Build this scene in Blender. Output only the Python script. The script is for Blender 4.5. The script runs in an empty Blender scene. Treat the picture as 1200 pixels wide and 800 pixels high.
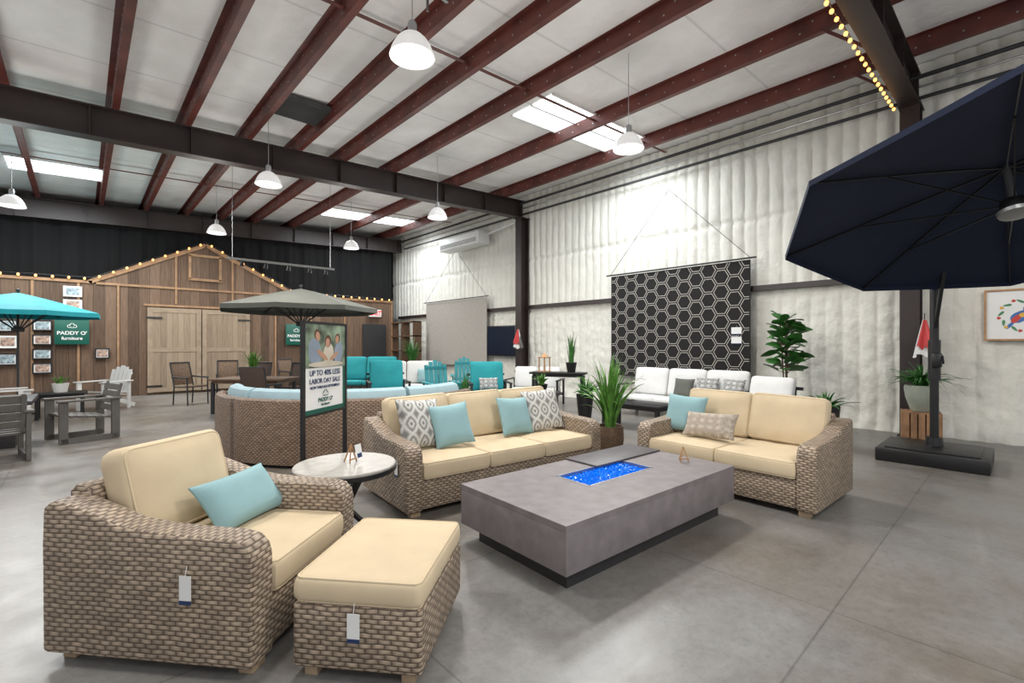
import bpy,bmesh,math,random
from mathutils import Vector,Matrix,Euler,noise
random.seed(7)
SC=bpy.context.scene
COL=SC.collection
R=math.radians
# ------------------------------------------------------------ materials
def nt(name):
    m=bpy.data.materials.new(name); m.use_nodes=True
    t=m.node_tree; b=t.nodes['Principled BSDF']
    return m,t,b
def N(t,k,**kw):
    n=t.nodes.new(k)
    for a,v in kw.items(): setattr(n,a,v)
    return n
def ramp(t,stops,interp='LINEAR'):
    n=t.nodes.new('ShaderNodeValToRGB'); r=n.color_ramp; r.interpolation=interp
    while len(r.elements)<len(stops): r.elements.new(.5)
    for e,(p,c) in zip(r.elements,stops):
        e.position=p; e.color=(c[0],c[1],c[2],1) if not isinstance(c,(int,float)) else (c,c,c,1)
    return n
def math_(t,op,a,b=None,c=None):
    n=N(t,'ShaderNodeMath',operation=op)
    for i,x in enumerate((a,b,c)):
        if x is None: continue
        if isinstance(x,(int,float)): n.inputs[i].default_value=x
        else: t.links.new(x,n.inputs[i])
    return n.outputs[0]
def mulc(t,x,y):
    mm=N(t,'ShaderNodeMix',data_type='RGBA',blend_type='MULTIPLY'); mm.inputs[0].default_value=1
    t.links.new(x,mm.inputs[6]); t.links.new(y,mm.inputs[7]); return mm.outputs[2]
def bump(t,b,src,strength,dist):
    n=N(t,'ShaderNodeBump'); n.inputs['Strength'].default_value=strength; n.inputs['Distance'].default_value=dist
    t.links.new(src,n.inputs['Height']); t.links.new(n.outputs[0],b.inputs['Normal'])
def M(name,c,rough=.6,metal=0,var=.12,vs=6,bs=0,bscale=200,emit=None,es=0,coat=0,bd=.003):
    m,t,b=nt(name)
    tc=N(t,'ShaderNodeTexCoord')
    ns=N(t,'ShaderNodeTexNoise'); ns.inputs['Scale'].default_value=vs; ns.inputs['Detail'].default_value=4
    t.links.new(tc.outputs['Object'],ns.inputs['Vector'])
    lo=[max(0,x*(1-var)) for x in c]; hi=[min(1,x*(1+var)) for x in c]
    r=ramp(t,[(.3,lo),(.7,hi)]); t.links.new(ns.outputs['Fac'],r.inputs[0])
    t.links.new(r.outputs[0],b.inputs['Base Color'])
    b.inputs['Roughness'].default_value=rough; b.inputs['Metallic'].default_value=metal
    if coat: b.inputs['Coat Weight'].default_value=coat
    if bs:
        n2=N(t,'ShaderNodeTexNoise'); n2.inputs['Scale'].default_value=bscale; n2.inputs['Detail'].default_value=4
        t.links.new(tc.outputs['Object'],n2.inputs['Vector']); bump(t,b,n2.outputs['Fac'],bs,bd)
    if emit:
        b.inputs['Emission Color'].default_value=(*emit,1); b.inputs['Emission Strength'].default_value=es
    return m
def wicker(name,hi,mid,dark,bw=.056,rh=.0205):
    m,t,b=nt(name)
    uv=N(t,'ShaderNodeUVMap')
    wn=N(t,'ShaderNodeTexNoise'); wn.inputs['Scale'].default_value=5; wn.inputs['Detail'].default_value=2
    t.links.new(uv.outputs[0],wn.inputs['Vector'])
    wn3=N(t,'ShaderNodeTexNoise'); wn3.inputs['Scale'].default_value=22; wn3.inputs['Detail'].default_value=1
    t.links.new(uv.outputs[0],wn3.inputs['Vector'])
    mx=N(t,'ShaderNodeMix',data_type='VECTOR'); mx.inputs[0].default_value=.018
    t.links.new(uv.outputs[0],mx.inputs[4]); t.links.new(wn.outputs['Color'],mx.inputs[5])
    mx2=N(t,'ShaderNodeMix',data_type='VECTOR'); mx2.inputs[0].default_value=.007
    t.links.new(mx.outputs[1],mx2.inputs[4]); t.links.new(wn3.outputs['Color'],mx2.inputs[5])
    s=N(t,'ShaderNodeSeparateXYZ'); t.links.new(mx2.outputs[1],s.inputs[0])
    v=math_(t,'DIVIDE',s.outputs[1],rh); row=math_(t,'FLOOR',v); fv=math_(t,'FRACT',v)
    sh=math_(t,'MULTIPLY',math_(t,'FLOORED_MODULO',row,2.0),.5)
    u=math_(t,'ADD',math_(t,'DIVIDE',s.outputs[0],bw),sh); cu=math_(t,'FLOOR',u); fu=math_(t,'FRACT',u)
    su=math_(t,'POWER',math_(t,'ABSOLUTE',math_(t,'SINE',math_(t,'MULTIPLY',fu,math.pi))),.6)
    sv2=math_(t,'POWER',math_(t,'ABSOLUTE',math_(t,'SINE',math_(t,'MULTIPLY',fv,math.pi))),.5)
    groove=math_(t,'POWER',math_(t,'ABSOLUTE',math_(t,'COSINE',math_(t,'MULTIPLY',fv,math.pi))),.35)
    h=math_(t,'MULTIPLY',math_(t,'MULTIPLY',su,sv2),math_(t,'ADD',math_(t,'MULTIPLY',groove,.28),.72))
    cx=N(t,'ShaderNodeCombineXYZ'); t.links.new(cu,cx.inputs[0]); t.links.new(row,cx.inputs[1])
    wh=N(t,'ShaderNodeTexWhiteNoise',noise_dimensions='2D'); t.links.new(cx.outputs[0],wh.inputs['Vector'])
    mp=N(t,'ShaderNodeMapping'); mp.inputs['Scale'].default_value=(12,160,1); t.links.new(uv.outputs[0],mp.inputs[0])
    n2=N(t,'ShaderNodeTexNoise'); n2.inputs['Scale'].default_value=1; n2.inputs['Detail'].default_value=3; t.links.new(mp.outputs[0],n2.inputs['Vector'])
    r=ramp(t,[(.0,dark),(.25,[x*.4+y*.6 for x,y in zip(dark,mid)]),(.5,mid),(.9,hi)]); t.links.new(h,r.inputs[0])  # dark stakes plus crevice shade between strands, put into the colour
    r2=ramp(t,[(.1,(.62,.595,.57)),(.5,(.95,.935,.92)),(.9,(1.24,1.21,1.17))]); t.links.new(math_(t,'ADD',math_(t,'MULTIPLY',wh.outputs['Value'],.55),math_(t,'MULTIPLY',n2.outputs['Fac'],.5)),r2.inputs[0])
    t.links.new(mulc(t,r.outputs[0],r2.outputs[0]),b.inputs['Base Color']); b.inputs['Roughness'].default_value=.5
    bump(t,b,h,1,.009)
    return m
def planks(name,cols,axis=0,width=.2,grain=(14,14,1.2),rough=.75):
    m,t,b=nt(name)
    tc=N(t,'ShaderNodeTexCoord'); s=N(t,'ShaderNodeSeparateXYZ'); t.links.new(tc.outputs['Object'],s.inputs[0])
    d=math_(t,'DIVIDE',s.outputs[axis],width); fl=math_(t,'FLOOR',d)
    wn=N(t,'ShaderNodeTexWhiteNoise',noise_dimensions='1D'); t.links.new(fl,wn.inputs['W'])
    mp=N(t,'ShaderNodeMapping'); mp.inputs['Scale'].default_value=grain; t.links.new(tc.outputs['Object'],mp.inputs[0])
    ns=N(t,'ShaderNodeTexNoise'); ns.inputs['Scale'].default_value=2; ns.inputs['Detail'].default_value=6; t.links.new(mp.outputs[0],ns.inputs['Vector'])
    ad=math_(t,'MULTIPLY_ADD',wn.outputs['Value'],.4,math_(t,'MULTIPLY',ns.outputs['Fac'],.65))
    r=ramp(t,[(.2,cols[0]),(.5,cols[1]),(.85,cols[2])]); t.links.new(ad,r.inputs[0])
    pp=math_(t,'PINGPONG',math_(t,'FRACT',d),.5)
    g=ramp(t,[(0,.35),(.03,1)]); t.links.new(pp,g.inputs[0])
    t.links.new(mulc(t,r.outputs[0],g.outputs[0]),b.inputs['Base Color'])
    b.inputs['Roughness'].default_value=rough
    bump(t,b,g.outputs[0],.6,.01)
    return m
def medallion(name,bg,fg,sc=7,kind=0):
    m,t,b=nt(name)
    uv=N(t,'ShaderNodeUVMap'); nz=N(t,'ShaderNodeTexNoise'); nz.inputs['Scale'].default_value=70; t.links.new(uv.outputs[0],nz.inputs['Vector'])
    mx=N(t,'ShaderNodeMix',data_type='VECTOR'); mx.inputs[0].default_value=.022; t.links.new(uv.outputs[0],mx.inputs[4]); t.links.new(nz.outputs['Color'],mx.inputs[5])
    s=N(t,'ShaderNodeSeparateXYZ'); t.links.new(mx.outputs[1],s.inputs[0])
    u=math_(t,'PINGPONG',math_(t,'MULTIPLY',s.outputs[0],sc),.5); v=math_(t,'PINGPONG',math_(t,'MULTIPLY',s.outputs[1],sc*(.7 if kind==0 else 1.3)),.5)
    mid=[(x*.45+y*.55) for x,y in zip(bg,fg)]
    if kind==0:
        a=math_(t,'ADD',math_(t,'POWER',u,1.4),math_(t,'POWER',v,1.4))
        r=ramp(t,[(0,fg),(.03,fg),(.06,bg),(.10,bg),(.14,mid),(.22,fg),(.28,mid),(.33,bg),(.42,bg),(.50,mid),(.62,fg)])
    else:
        a=math_(t,'ADD',u,v)
        r=ramp(t,[(0,fg),(.12,bg),(.22,fg),(.36,bg),(.44,fg),(.56,bg),(.7,fg),(.8,bg)],'CONSTANT')
    t.links.new(a,r.inputs[0]); t.links.new(r.outputs[0],b.inputs['Base Color']); b.inputs['Roughness'].default_value=.9
    return m
def floor_mat():
    m,t,b=nt('polished_concrete')
    tc=N(t,'ShaderNodeTexCoord')
    def ns(sc,det=6,ro=.6,dist=0,off=0,st=(1,1,1)):
        mp=N(t,'ShaderNodeMapping'); mp.inputs['Location'].default_value=(off,off*.7,0); mp.inputs['Scale'].default_value=st; t.links.new(tc.outputs['Object'],mp.inputs[0])
        n=N(t,'ShaderNodeTexNoise'); n.inputs['Scale'].default_value=sc; n.inputs['Detail'].default_value=det; n.inputs['Roughness'].default_value=ro; n.inputs['Distortion'].default_value=dist
        t.links.new(mp.outputs[0],n.inputs['Vector']); return n
    a=ns(.45,9,.68,.3,3); c=ns(2.6,10,.78,.3); e=ns(18,8,.85,.2); f=ns(2.6,9,.8,.5,11,(1,.3,1)); g=ns(2.2,9,.8,.5,31,(.3,1,1))
    r1=ramp(t,[(.34,(.142,.122,.102)),(.48,(.178,.167,.153)),(.64,(.208,.207,.205))]); t.links.new(a.outputs['Fac'],r1.inputs[0])
    r2=ramp(t,[(.34,(.80,.775,.75)),(.46,(.95,.94,.93)),(.56,(1.02,1.02,1.02)),(.70,(1.16,1.16,1.16))]); t.links.new(c.outputs['Fac'],r2.inputs[0])
    r3=ramp(t,[(.35,.80),(.5,1.0),(.65,1.10)]); t.links.new(e.outputs['Fac'],r3.inputs[0])
    r4=ramp(t,[(.54,1.0),(.62,1.10),(.68,1.28)]); t.links.new(f.outputs['Fac'],r4.inputs[0])
    r5=ramp(t,[(.55,1.0),(.63,1.10),(.69,1.25)]); t.links.new(g.outputs['Fac'],r5.inputs[0])
    o=mulc(t,mulc(t,mulc(t,r1.outputs[0],r2.outputs[0]),r3.outputs[0]),r4.outputs[0]); o=mulc(t,o,r5.outputs[0])
    s=N(t,'ShaderNodeSeparateXYZ'); t.links.new(tc.outputs['Object'],s.inputs[0])
    for ax,off,per in ((0,.6,1.8),(1,1.1,1.8)):
        pp=math_(t,'PINGPONG',math_(t,'ADD',s.outputs[ax],off),per/2)
        rr=ramp(t,[(0,.58),(.003,.66),(.006,1)]); t.links.new(pp,rr.inputs[0]); o=mulc(t,o,rr.outputs[0])
    t.links.new(o,b.inputs['Base Color'])
    rr=ramp(t,[(.35,.29),(.65,.42)]); t.links.new(c.outputs['Fac'],rr.inputs[0]); t.links.new(rr.outputs[0],b.inputs['Roughness'])
    b.inputs['Specular IOR Level'].default_value=.42
    return m
def ceil_mat():
    m,t,b=nt('white_roof_insulation')
    tc=N(t,'ShaderNodeTexCoord'); s=N(t,'ShaderNodeSeparateXYZ'); t.links.new(tc.outputs['Object'],s.inputs[0])
    n=N(t,'ShaderNodeTexNoise'); n.inputs['Scale'].default_value=1.3; n.inputs['Detail'].default_value=5; t.links.new(tc.outputs['Object'],n.inputs['Vector'])
    r=ramp(t,[(.3,(.75,.73,.715)),(.7,(.88,.87,.86))]); t.links.new(n.outputs['Fac'],r.inputs[0])
    pp=math_(t,'PINGPONG',s.outputs[1],.75)
    rr=ramp(t,[(0,.74),(.012,.86),(.03,1)]); t.links.new(pp,rr.inputs[0])
    t.links.new(mulc(t,r.outputs[0],rr.outputs[0]),b.inputs['Base Color'])
    b.inputs['Roughness'].default_value=.5; bump(t,b,n.outputs['Fac'],.8,.10)
    return m
mFLOOR=floor_mat(); mCEIL=ceil_mat()
mFOAM=M('spray_foam',(.70,.69,.63),.85,var=.06,vs=2.2,bs=.7,bscale=16,bd=.018)
mRED=M('red_oxide_steel',(.11,.026,.019),.5,var=.35,vs=3)
mBROWN=M('dark_brown_steel',(.024,.015,.014),.45,var=.2,vs=3)
mBLACK=M('black_metal',(.008,.008,.009),.4)
mDARK=M('charcoal',(.022,.022,.024),.55)
mCURT=M('black_curtain',(.0022,.0022,.0028),.95)
mWICK=wicker('grey_tan_wicker',(.44,.355,.27),(.27,.205,.15),(.07,.05,.036))
mWICK2=wicker('brown_woven_wicker',(.28,.19,.13),(.155,.10,.065),(.04,.026,.018),.055,.021)
mCREAM=M('cream_fabric',(.61,.495,.335),.9,var=.05,bs=.3,bscale=400)
mSKY=M('aqua_fabric',(.25,.41,.44),.9,var=.06,bs=.3,bscale=400)
mPALE=M('pale_blue_fabric',(.33,.46,.51),.9,var=.05)
mTEAL=M('turquoise_fabric',(.015,.27,.30),.85,var=.08)
mTEALP=M('turquoise_lumber',(.012,.22,.25),.5,var=.06)
mWHITE=M('white_fabric',(.66,.66,.65),.85,var=.04)
mWHITEP=M('white_paint',(.66,.66,.65),.45,var=.03)
mNAVY=M('navy_canvas',(.0065,.0125,.038),.85,var=.12)
mTAUPE=M('grey_olive_canvas',(.098,.102,.088),.85,var=.08)
mTEALC=M('teal_canvas',(.008,.30,.36),.8,var=.08)
mCONC=M('brown_grey_concrete',(.185,.162,.167),.5,var=.16,vs=10,bs=.3,bscale=50)
mLID=M('dark_grey_lid',(.085,.077,.082),.5,var=.14,vs=10)
mPLIN=M('dark_plinth',(.030,.028,.030),.5)
mSTONE=M('pale_stone',(.40,.38,.35),.35,var=.15,vs=12)
mFOOT=M('tan_foot',(.36,.26,.17),.6)
mGREYW=M('grey_lumber',(.10,.093,.085),.6,var=.15,vs=8)
mOAK=M('honey_wood',(.40,.22,.10),.6,var=.2,vs=9)
mWALN=M('brown_table_wood',(.13,.075,.045),.5,var=.25,vs=9)
mTRIMW=M('tan_trim_wood',(.28,.165,.088),.7,var=.25,vs=5)
mBARN=planks('weathered_barn_boards',((.050,.029,.017),(.108,.064,.039),(.19,.122,.08)),0,.24)
mDOORW=planks('tan_barn_door_boards',((.175,.13,.09),(.245,.187,.13),(.31,.245,.175)),0,.14)
mDOORT=M('tan_door_frame',(.265,.205,.145),.7,var=.15,vs=6)
mLEAF=M('leaf_green',(.035,.14,.025),.45,var=.45,vs=9)
mLEAF2=M('bright_leaf_green',(.09,.24,.035),.45,var=.45,vs=9)
mPOTB=M('basket_brown',(.12,.075,.045),.7,var=.3,vs=30,bs=.6,bscale=60)
mPOTG=M('sage_glaze',(.30,.33,.27),.4,var=.12)
mCRATE=M('crate_wood',(.28,.15,.075),.7,var=.3,vs=8)
mSHADE=M('pendant_acrylic',(.6,.61,.63),.2,emit=(1,.97,.92),es=.42)
mHOUS=M('pendant_housing',(.40,.41,.42),.4,.3)
mBULB=M('pendant_glow',(1,1,1),.4,emit=(1,.96,.9),es=6)
mWARM=M('warm_bulb_glow',(.9,.55,.2),.4,emit=(1,.42,.09),es=3.2)
mSKYL=M('skylight_glow',(1,1,1),.4,emit=(.90,.96,1),es=3.2)
mGREEN=M('shop_green',(.0,.085,.06),.5,var=.04)
mINK=M('navy_ink',(.01,.03,.10),.6)
mPRINTW=M('white_print',(.75,.75,.74),.5,var=.02)
mREDP=M('red_print',(.45,.02,.02),.5)
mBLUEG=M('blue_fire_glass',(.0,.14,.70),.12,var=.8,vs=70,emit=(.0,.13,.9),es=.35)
mSTEEL=M('brushed_steel',(.4,.4,.4),.35,.9)
mIKAT=medallion('medallion_print',(.60,.60,.57),(.21,.205,.20),8,0)
mGEO=medallion('diamond_print',(.56,.50,.42),(.20,.16,.13),11,1)
mBW=medallion('black_white_print',(.65,.65,.64),(.02,.02,.02),9,1)
mRUGB=M('beige_rug_weave',(.34,.315,.285),.95,var=.15,vs=25)
mRUGK=M('black_rug_weave',(.012,.011,.011),.95,var=.2,vs=40)
mRUGW=M('ivory_rug_weave',(.48,.455,.42),.95,var=.12,vs=40)
mDUCT=M('vent_dark',(.06,.06,.06),.7)
mSCREEN=M('dark_blue_screen',(.006,.013,.03),.2)
mBSLING=M('brown_sling',(.07,.045,.035),.8)
# ------------------------------------------------------------ mesh builder
class MB:
    def __init__(s): s.bm=bmesh.new(); s.mi=0
    def box(s,c,d,rot=None,bev=0,seg=2):
        t=bmesh.new(); bmesh.ops.create_cube(t,size=1)
        for v in t.verts: v.co=Vector((v.co.x*d[0],v.co.y*d[1],v.co.z*d[2]))
        if bev: bmesh.ops.bevel(t,geom=list(t.edges),offset=bev,segments=seg,affect='EDGES',profile=.5)
        return s.join(t,c,rot)
    def join(s,t,c=(0,0,0),rot=None):
        mt=Matrix.Translation(Vector(c))
        if rot is not None: mt=mt@(rot if isinstance(rot,Matrix) else Euler(rot).to_matrix().to_4x4())
        bmesh.ops.transform(t,matrix=mt,verts=t.verts)
        vm={v:s.bm.verts.new(v.co) for v in t.verts}
        for f in t.faces:
            try:
                nf=s.bm.faces.new([vm[v] for v in f.verts]); nf.material_index=s.mi
            except ValueError: pass
        t.free(); return s
    def tube(s,p,q,r,r2=None,seg=10):
        p=Vector(p);q=Vector(q);d=q-p; r2=r if r2 is None else r2
        t=bmesh.new(); bmesh.ops.create_cone(t,cap_ends=True,segments=seg,radius1=r,radius2=r2,depth=d.length)
        rot=Vector((0,0,1)).rotation_difference(d.normalized()).to_matrix().to_4x4()
        return s.join(t,(p+q)/2,rot)
    def bar(s,p,q,w,h,bev=0):
        p=Vector(p);q=Vector(q);d=q-p
        rot=d.to_track_quat('X','Z').to_matrix().to_4x4()
        return s.box((p+q)/2,(d.length,w,h),rot,bev)
    def lathe(s,prof,seg=24,c=(0,0,0)):
        t=bmesh.new(); rings=[]
        for r,z in prof:
            if r<1e-5: rings.append([t.verts.new((0,0,z))])
            else: rings.append([t.verts.new((r*math.cos(2*math.pi*i/seg),r*math.sin(2*math.pi*i/seg),z)) for i in range(seg)])
        for a,b in zip(rings,rings[1:]):
            for i in range(seg):
                j=(i+1)%seg
                fs=[a[i%len(a)],a[j%len(a)],b[j%len(b)],b[i%len(b)]]
                u=[]
                for v in fs:
                    if v not in u: u.append(v)
                if len(u)>2:
                    try:t.faces.new(u)
                    except ValueError: pass
        return s.join(t,c)
    def prism(s,prof,x0,x1,bev=0,seg=3,mapf=None):
        t=bmesh.new(); a=[t.verts.new((x0,y,z)) for y,z in prof]; b=[t.verts.new((x1,y,z)) for y,z in prof]
        t.faces.new(a[::-1]); t.faces.new(b)
        n=len(prof)
        for i in range(n): t.faces.new([a[i],a[(i+1)%n],b[(i+1)%n],b[i]])
        bmesh.ops.recalc_face_normals(t,faces=t.faces)
        if bev: 
            es=[e for e in t.edges if e.calc_face_angle(0)>.9]
            bmesh.ops.bevel(t,geom=es,offset=bev,segments=seg,affect='EDGES',profile=.5)
        if mapf:
            for v in t.verts: v.co=Vector(mapf(v.co))
        return s.join(t)
    def sphere(s,c,r,sc=(1,1,1),u=12,v=8):
        t=bmesh.new(); bmesh.ops.create_uvsphere(t,u_segments=u,v_segments=v,radius=r)
        for x in t.verts: x.co=Vector((x.co.x*sc[0],x.co.y*sc[1],x.co.z*sc[2]))
        return s.join(t,c)
    def face(s,pts):
        f=s.bm.faces.new([s.bm.verts.new(Vector(p)) for p in pts]); f.material_index=s.mi; return s
    def loop_tube(s,pts,r,seg=6):
        n=len(pts); rings=[]; t=bmesh.new()
        for i in range(n):
            p=Vector(pts[i]); d=(Vector(pts[(i+1)%n])-Vector(pts[i-1])).normalized(); up=Vector((0,0,1)); sd=d.cross(up).normalized(); u2=sd.cross(d)
            rings.append([t.verts.new(p+sd*r*math.cos(2*math.pi*k/seg)+u2*r*math.sin(2*math.pi*k/seg)) for k in range(seg)])
        for i in range(n):
            A=rings[i];B=rings[(i+1)%n]
            for k in range(seg): t.faces.new([A[k],A[(k+1)%seg],B[(k+1)%seg],B[k]])
        return s.join(t)
    def cushion(s,w,d,t,re=.022,puff=.012,rp=.045,cuts=11,welt=.006,side=.01):
        b=bmesh.new(); bmesh.ops.create_cube(b,size=2); bmesh.ops.subdivide_edges(b,edges=b.edges,cuts=cuts,use_grid_fill=True)
        hx,hy,hz=w/2,d/2,t/2
        g=lambda a,e:math.copysign(abs(a)**e,a) if abs(a)>1e-6 else 0
        sd0=random.uniform(0,50)
        def plan(x,y,ins):
            X,Y=g(x,.8)*(hx-ins),g(y,.8)*(hy-ins); r=max(.001,rp-ins*.5)
            qx=max(-(hx-ins-r),min(hx-ins-r,X)); qy=max(-(hy-ins-r),min(hy-ins-r,Y)); dx,dy=X-qx,Y-qy; l=math.hypot(dx,dy)
            if l>1e-7 and abs(dx)>1e-7 and abs(dy)>1e-7:
                k=r/max(l,1e-6)*max(abs(dx),abs(dy))/r; dx*=k;dy*=k
            return qx+dx,qy+dy
        for v in b.verts:
            x,y,z=v.co; zz_=g(z,.6)*hz; o=max(0,(abs(zz_)-(hz-re))/re); ins=re*(1-math.sqrt(max(0,1-o*o)))
            if abs(z)<.999: ins-=side*(1-(zz_/hz)**2)
            X,Y=plan(x,y,ins)
            if abs(z)>.999: zz_+=math.copysign((puff+.010*noise.noise((X*6+sd0,Y*6,0)))*(1-x**4)*(1-y**4),z)
            v.co=Vector((X,Y,zz_))
        s.join(b)
        if welt:
            for sg in(-1,1):
                hx2,hy2=hx-re*.3,hy-re*.3; r=rp; P=[]
                for cx,cy,a0 in((1,1,0),(-1,1,90),(-1,-1,180),(1,-1,270)):
                    for k in range(5):
                        a=R(a0+k*22.5); P.append((cx*(hx2-r)+r*math.cos(a),cy*(hy2-r)+r*math.sin(a),sg*(hz-re*.3)))
                s.loop_tube(P,welt)
        return s
    def pillow(s,w,d,t,c=(0,0,0),rot=None):
        b=bmesh.new(); bmesh.ops.create_cube(b,size=2); bmesh.ops.subdivide_edges(b,edges=b.edges,cuts=11,use_grid_fill=True)
        for v in b.verts:
            x,y,z=v.co
            k=.08+.92*(max(0,(1-x**4)*(1-y**4)))**.55
            v.co=Vector((x*w/2*(1-.07*(1-y*y)),y*d/2*(1-.07*(1-x*x)),z*t/2*k))
        return s.join(b,c,rot)
    def arc(s,r0,r1,z0,z1,a0,a1,seg=40,bev=.03):
        t=bmesh.new(); secs=[]
        for i in range(seg+1):
            a=R(a0+(a1-a0)*i/seg); ca,sa=math.cos(a),math.sin(a)
            P=[(r0,z0),(r1,z0),(r1,z1-bev),(r1-bev*.3,z1-bev*.3),(r1-bev,z1),(r0+bev,z1),(r0+bev*.3,z1-bev*.3),(r0,z1-bev)]
            secs.append([t.verts.new((r*ca,r*sa,z)) for r,z in P])
        for A,B in zip(secs,secs[1:]):
            for i in range(8): t.faces.new([A[i],A[(i+1)%8],B[(i+1)%8],B[i]])
        t.faces.new(secs[0]); t.faces.new(secs[-1][::-1]); bmesh.ops.recalc_face_normals(t,faces=t.faces)
        return s.join(t)
    def mesh(s,name,mats,uv='box',sm=35):
        me=bpy.data.meshes.new(name)
        if uv!='raw': bmesh.ops.recalc_face_normals(s.bm,faces=s.bm.faces)
        s.bm.normal_update()
        L=s.bm.loops.layers.uv.new('UVMap')
        for f in s.bm.faces:
            n=f.normal; ax=max(range(3),key=lambda i:abs(n[i]))
            for l in f.loops:
                c=l.vert.co
                if uv=='cyl' and ax!=2:
                    a=math.atan2(c.y,c.x)
                    if a<-2.9: a+=2*math.pi
                    if a<0 and math.atan2(f.calc_center_median().y,f.calc_center_median().x)>2: a+=2*math.pi
                    l[L].uv=(a*1.9,c.z)
                elif uv=='flat': l[L].uv=(c.x,c.y)
                else: l[L].uv=((c.y,c.z) if ax==0 else (c.x,c.z) if ax==1 else (c.x,c.y))
        s.bm.to_mesh(me); s.bm.free()
        for m in (mats if isinstance(mats,(list,tuple)) else [mats]): me.materials.append(m)
        me.polygons.foreach_set('use_smooth',[True]*len(me.polygons)); me.set_sharp_from_angle(angle=R(sm)); me.update()
        return me
def thing(name,label,cat,loc=(0,0,0),rz=0,group=None,mesh=None,rot=None):
    o=bpy.data.objects.new(name,mesh); COL.objects.link(o); o.location=loc; o.rotation_euler=rot if rot else (0,0,R(rz))
    if not mesh: o.empty_display_size=.1
    o['label']=label; o['category']=cat
    if group: o['group']=group
    return o
def part(par,name,mesh,loc=(0,0,0),rot=(0,0,0),label=None):
    o=bpy.data.objects.new(name,mesh); COL.objects.link(o); o.parent=par; o.location=loc; o.rotation_euler=rot
    if label:o['label']=label
    return o
def struct(name,mesh,loc=(0,0,0)):
    o=bpy.data.objects.new(name,mesh); COL.objects.link(o); o.location=loc; o['kind']='structure'; return o
def textmesh(s,size,mat,ext=.001,bold=0):
    cu=bpy.data.curves.new('t','FONT'); cu.body=s; cu.size=size; cu.align_x='CENTER'; cu.align_y='CENTER'; cu.extrude=ext; cu.offset=bold
    o=bpy.data.objects.new('t',cu); COL.objects.link(o); dg=bpy.context.evaluated_depsgraph_get(); dg.update()
    me=bpy.data.meshes.new_from_object(o.evaluated_get(dg)); me.name='lettering'; bpy.data.objects.remove(o)
    me.materials.clear(); me.materials.append(mat); return me
# ------------------------------------------------------------ camera
cam=bpy.data.cameras.new('camera'); co=bpy.data.objects.new('camera',cam); COL.objects.link(co)
co.location=(0,0,1.45); co.rotation_euler=(R(90),0,R(-42.56)); cam.sensor_width=36; cam.lens=16.5; cam.shift_y=.0025
SC.camera=co
# ------------------------------------------------------------ room shell
XW=10.0; YB=18.1
def zc(x): return 5.95-.045*(10-x)
b=MB(); b.box((2,6,-.1),(26,30,.2)); struct('floor',b.mesh('floor',mFLOOR))
b=MB(); X0=-6
b.prism([(-6,0),(20,0),(20,.06),(-6,.06)],0,1,mapf=lambda v:(X0+v.x*(XW+.4-X0),v.y,zc(X0+v.x*(XW+.4-X0))+v.z)); struct('ceiling',b.mesh('ceiling',mCEIL))
def foam():
    bm=bmesh.new(); y0,y1,z0,z1=-3.5,YB+.3,0,5.93; ny,nz=1050,110
    g=[]; P=.24
    for i in range(ny+1):
        y=y0+(y1-y0)*i/ny; col=[]
        for j in range(nz+1):
            z=z0+(z1-z0)*j/nz
            low=z<2.5
            yy=y+(.055 if low else .03)*noise.noise((y*1.4,z*.8,3))+.010*noise.noise((y*6,z*3,8))
            k=math.floor(yy/P); rib=abs(math.sin(math.pi*yy/P))**.5
            amp=(.042 if low else .058)*(.9+.45*noise.noise((k*3.3,z*.35,1.5)))
            x=XW-.05-amp*rib-.018*noise.noise((y*1.5,z*.9,0))-.010*noise.noise((y*8,z*5,5))-.006*noise.noise((y*20,z*16,4))
            if low: x-=.018*noise.noise((y*4,z*7,2))+.013*noise.noise((y*11,z*13,9))
            for zs in (2.40,3.95): x-=-.045*math.exp(-((z-zs-.04*noise.noise((y*1.5,0,zs)))/.05)**2)
            if z<.25: x-=.07*(1-z/.25)*(1+.8*noise.noise((y*6,z*5,0)))
            col.append(bm.verts.new((x,y,z)))
        g.append(col)
    for i in range(ny):
        for j in range(nz): bm.faces.new([g[i][j],g[i][j+1],g[i+1][j+1],g[i+1][j]])
    a=[bm.verts.new(p) for p in ((XW+.15,y0,z0),(XW+.15,y0,z1),(XW+.15,y1,z1),(XW+.15,y1,z0))]; bm.faces.new(a)
    m=MB(); m.bm.free(); m.bm=bm; return m.mesh('foam',mFOAM,'raw',80)
struct('wall_right',foam())
b=MB(); b.box((2,YB+.35,3),(16.4,.2,6)); struct('wall_back',b.mesh('wb',mCURT))
b=MB(); pr=[]
for i in range(0,201):
    x=-6+i*.077; pr.append((x,YB-.55+.04*math.sin(x*9)+.02*math.sin(x*23)))
for (xa,ya),(xb,yb) in zip(pr,pr[1:]): b.face([(xa,ya,2.6),(xb,yb,2.6),(xb,yb,zc(xb)-.3),(xa,ya,zc(xa)-.3)])
thing('stage_curtain','long black pleated curtain hanging above the barn facade','curtain',mesh=b.mesh('curtain',mCURT,'raw'))
def purlin(x):
    b=MB(); z=zc(x)
    b.box((0,0,-.125),(.02,24,.25)); b.box((.04,0,-.245),(.08,24,.012)); b.box((-.04,0,-.006),(.08,24,.012)); b.box((.08,0,-.23),(.01,24,.03))
    o=thing('roof_purlin','long red oxide steel roof purlin','steel beam',(x,6.9,z),group='roof purlins',mesh=b.mesh('purlin',mRED))
    b=MB()
    for k in range(-22,23):
        for dz in (-.07,-.17): b.tube((-.016,k*.5+(.15 if dz<-.1 else 0),dz),(-.010,k*.5+(.15 if dz<-.1 else 0),dz),.012,seg=8)
    q=part(o,'bolt_row',b.mesh('bolts',mSTEEL)); q['kind']='stuff'
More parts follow.
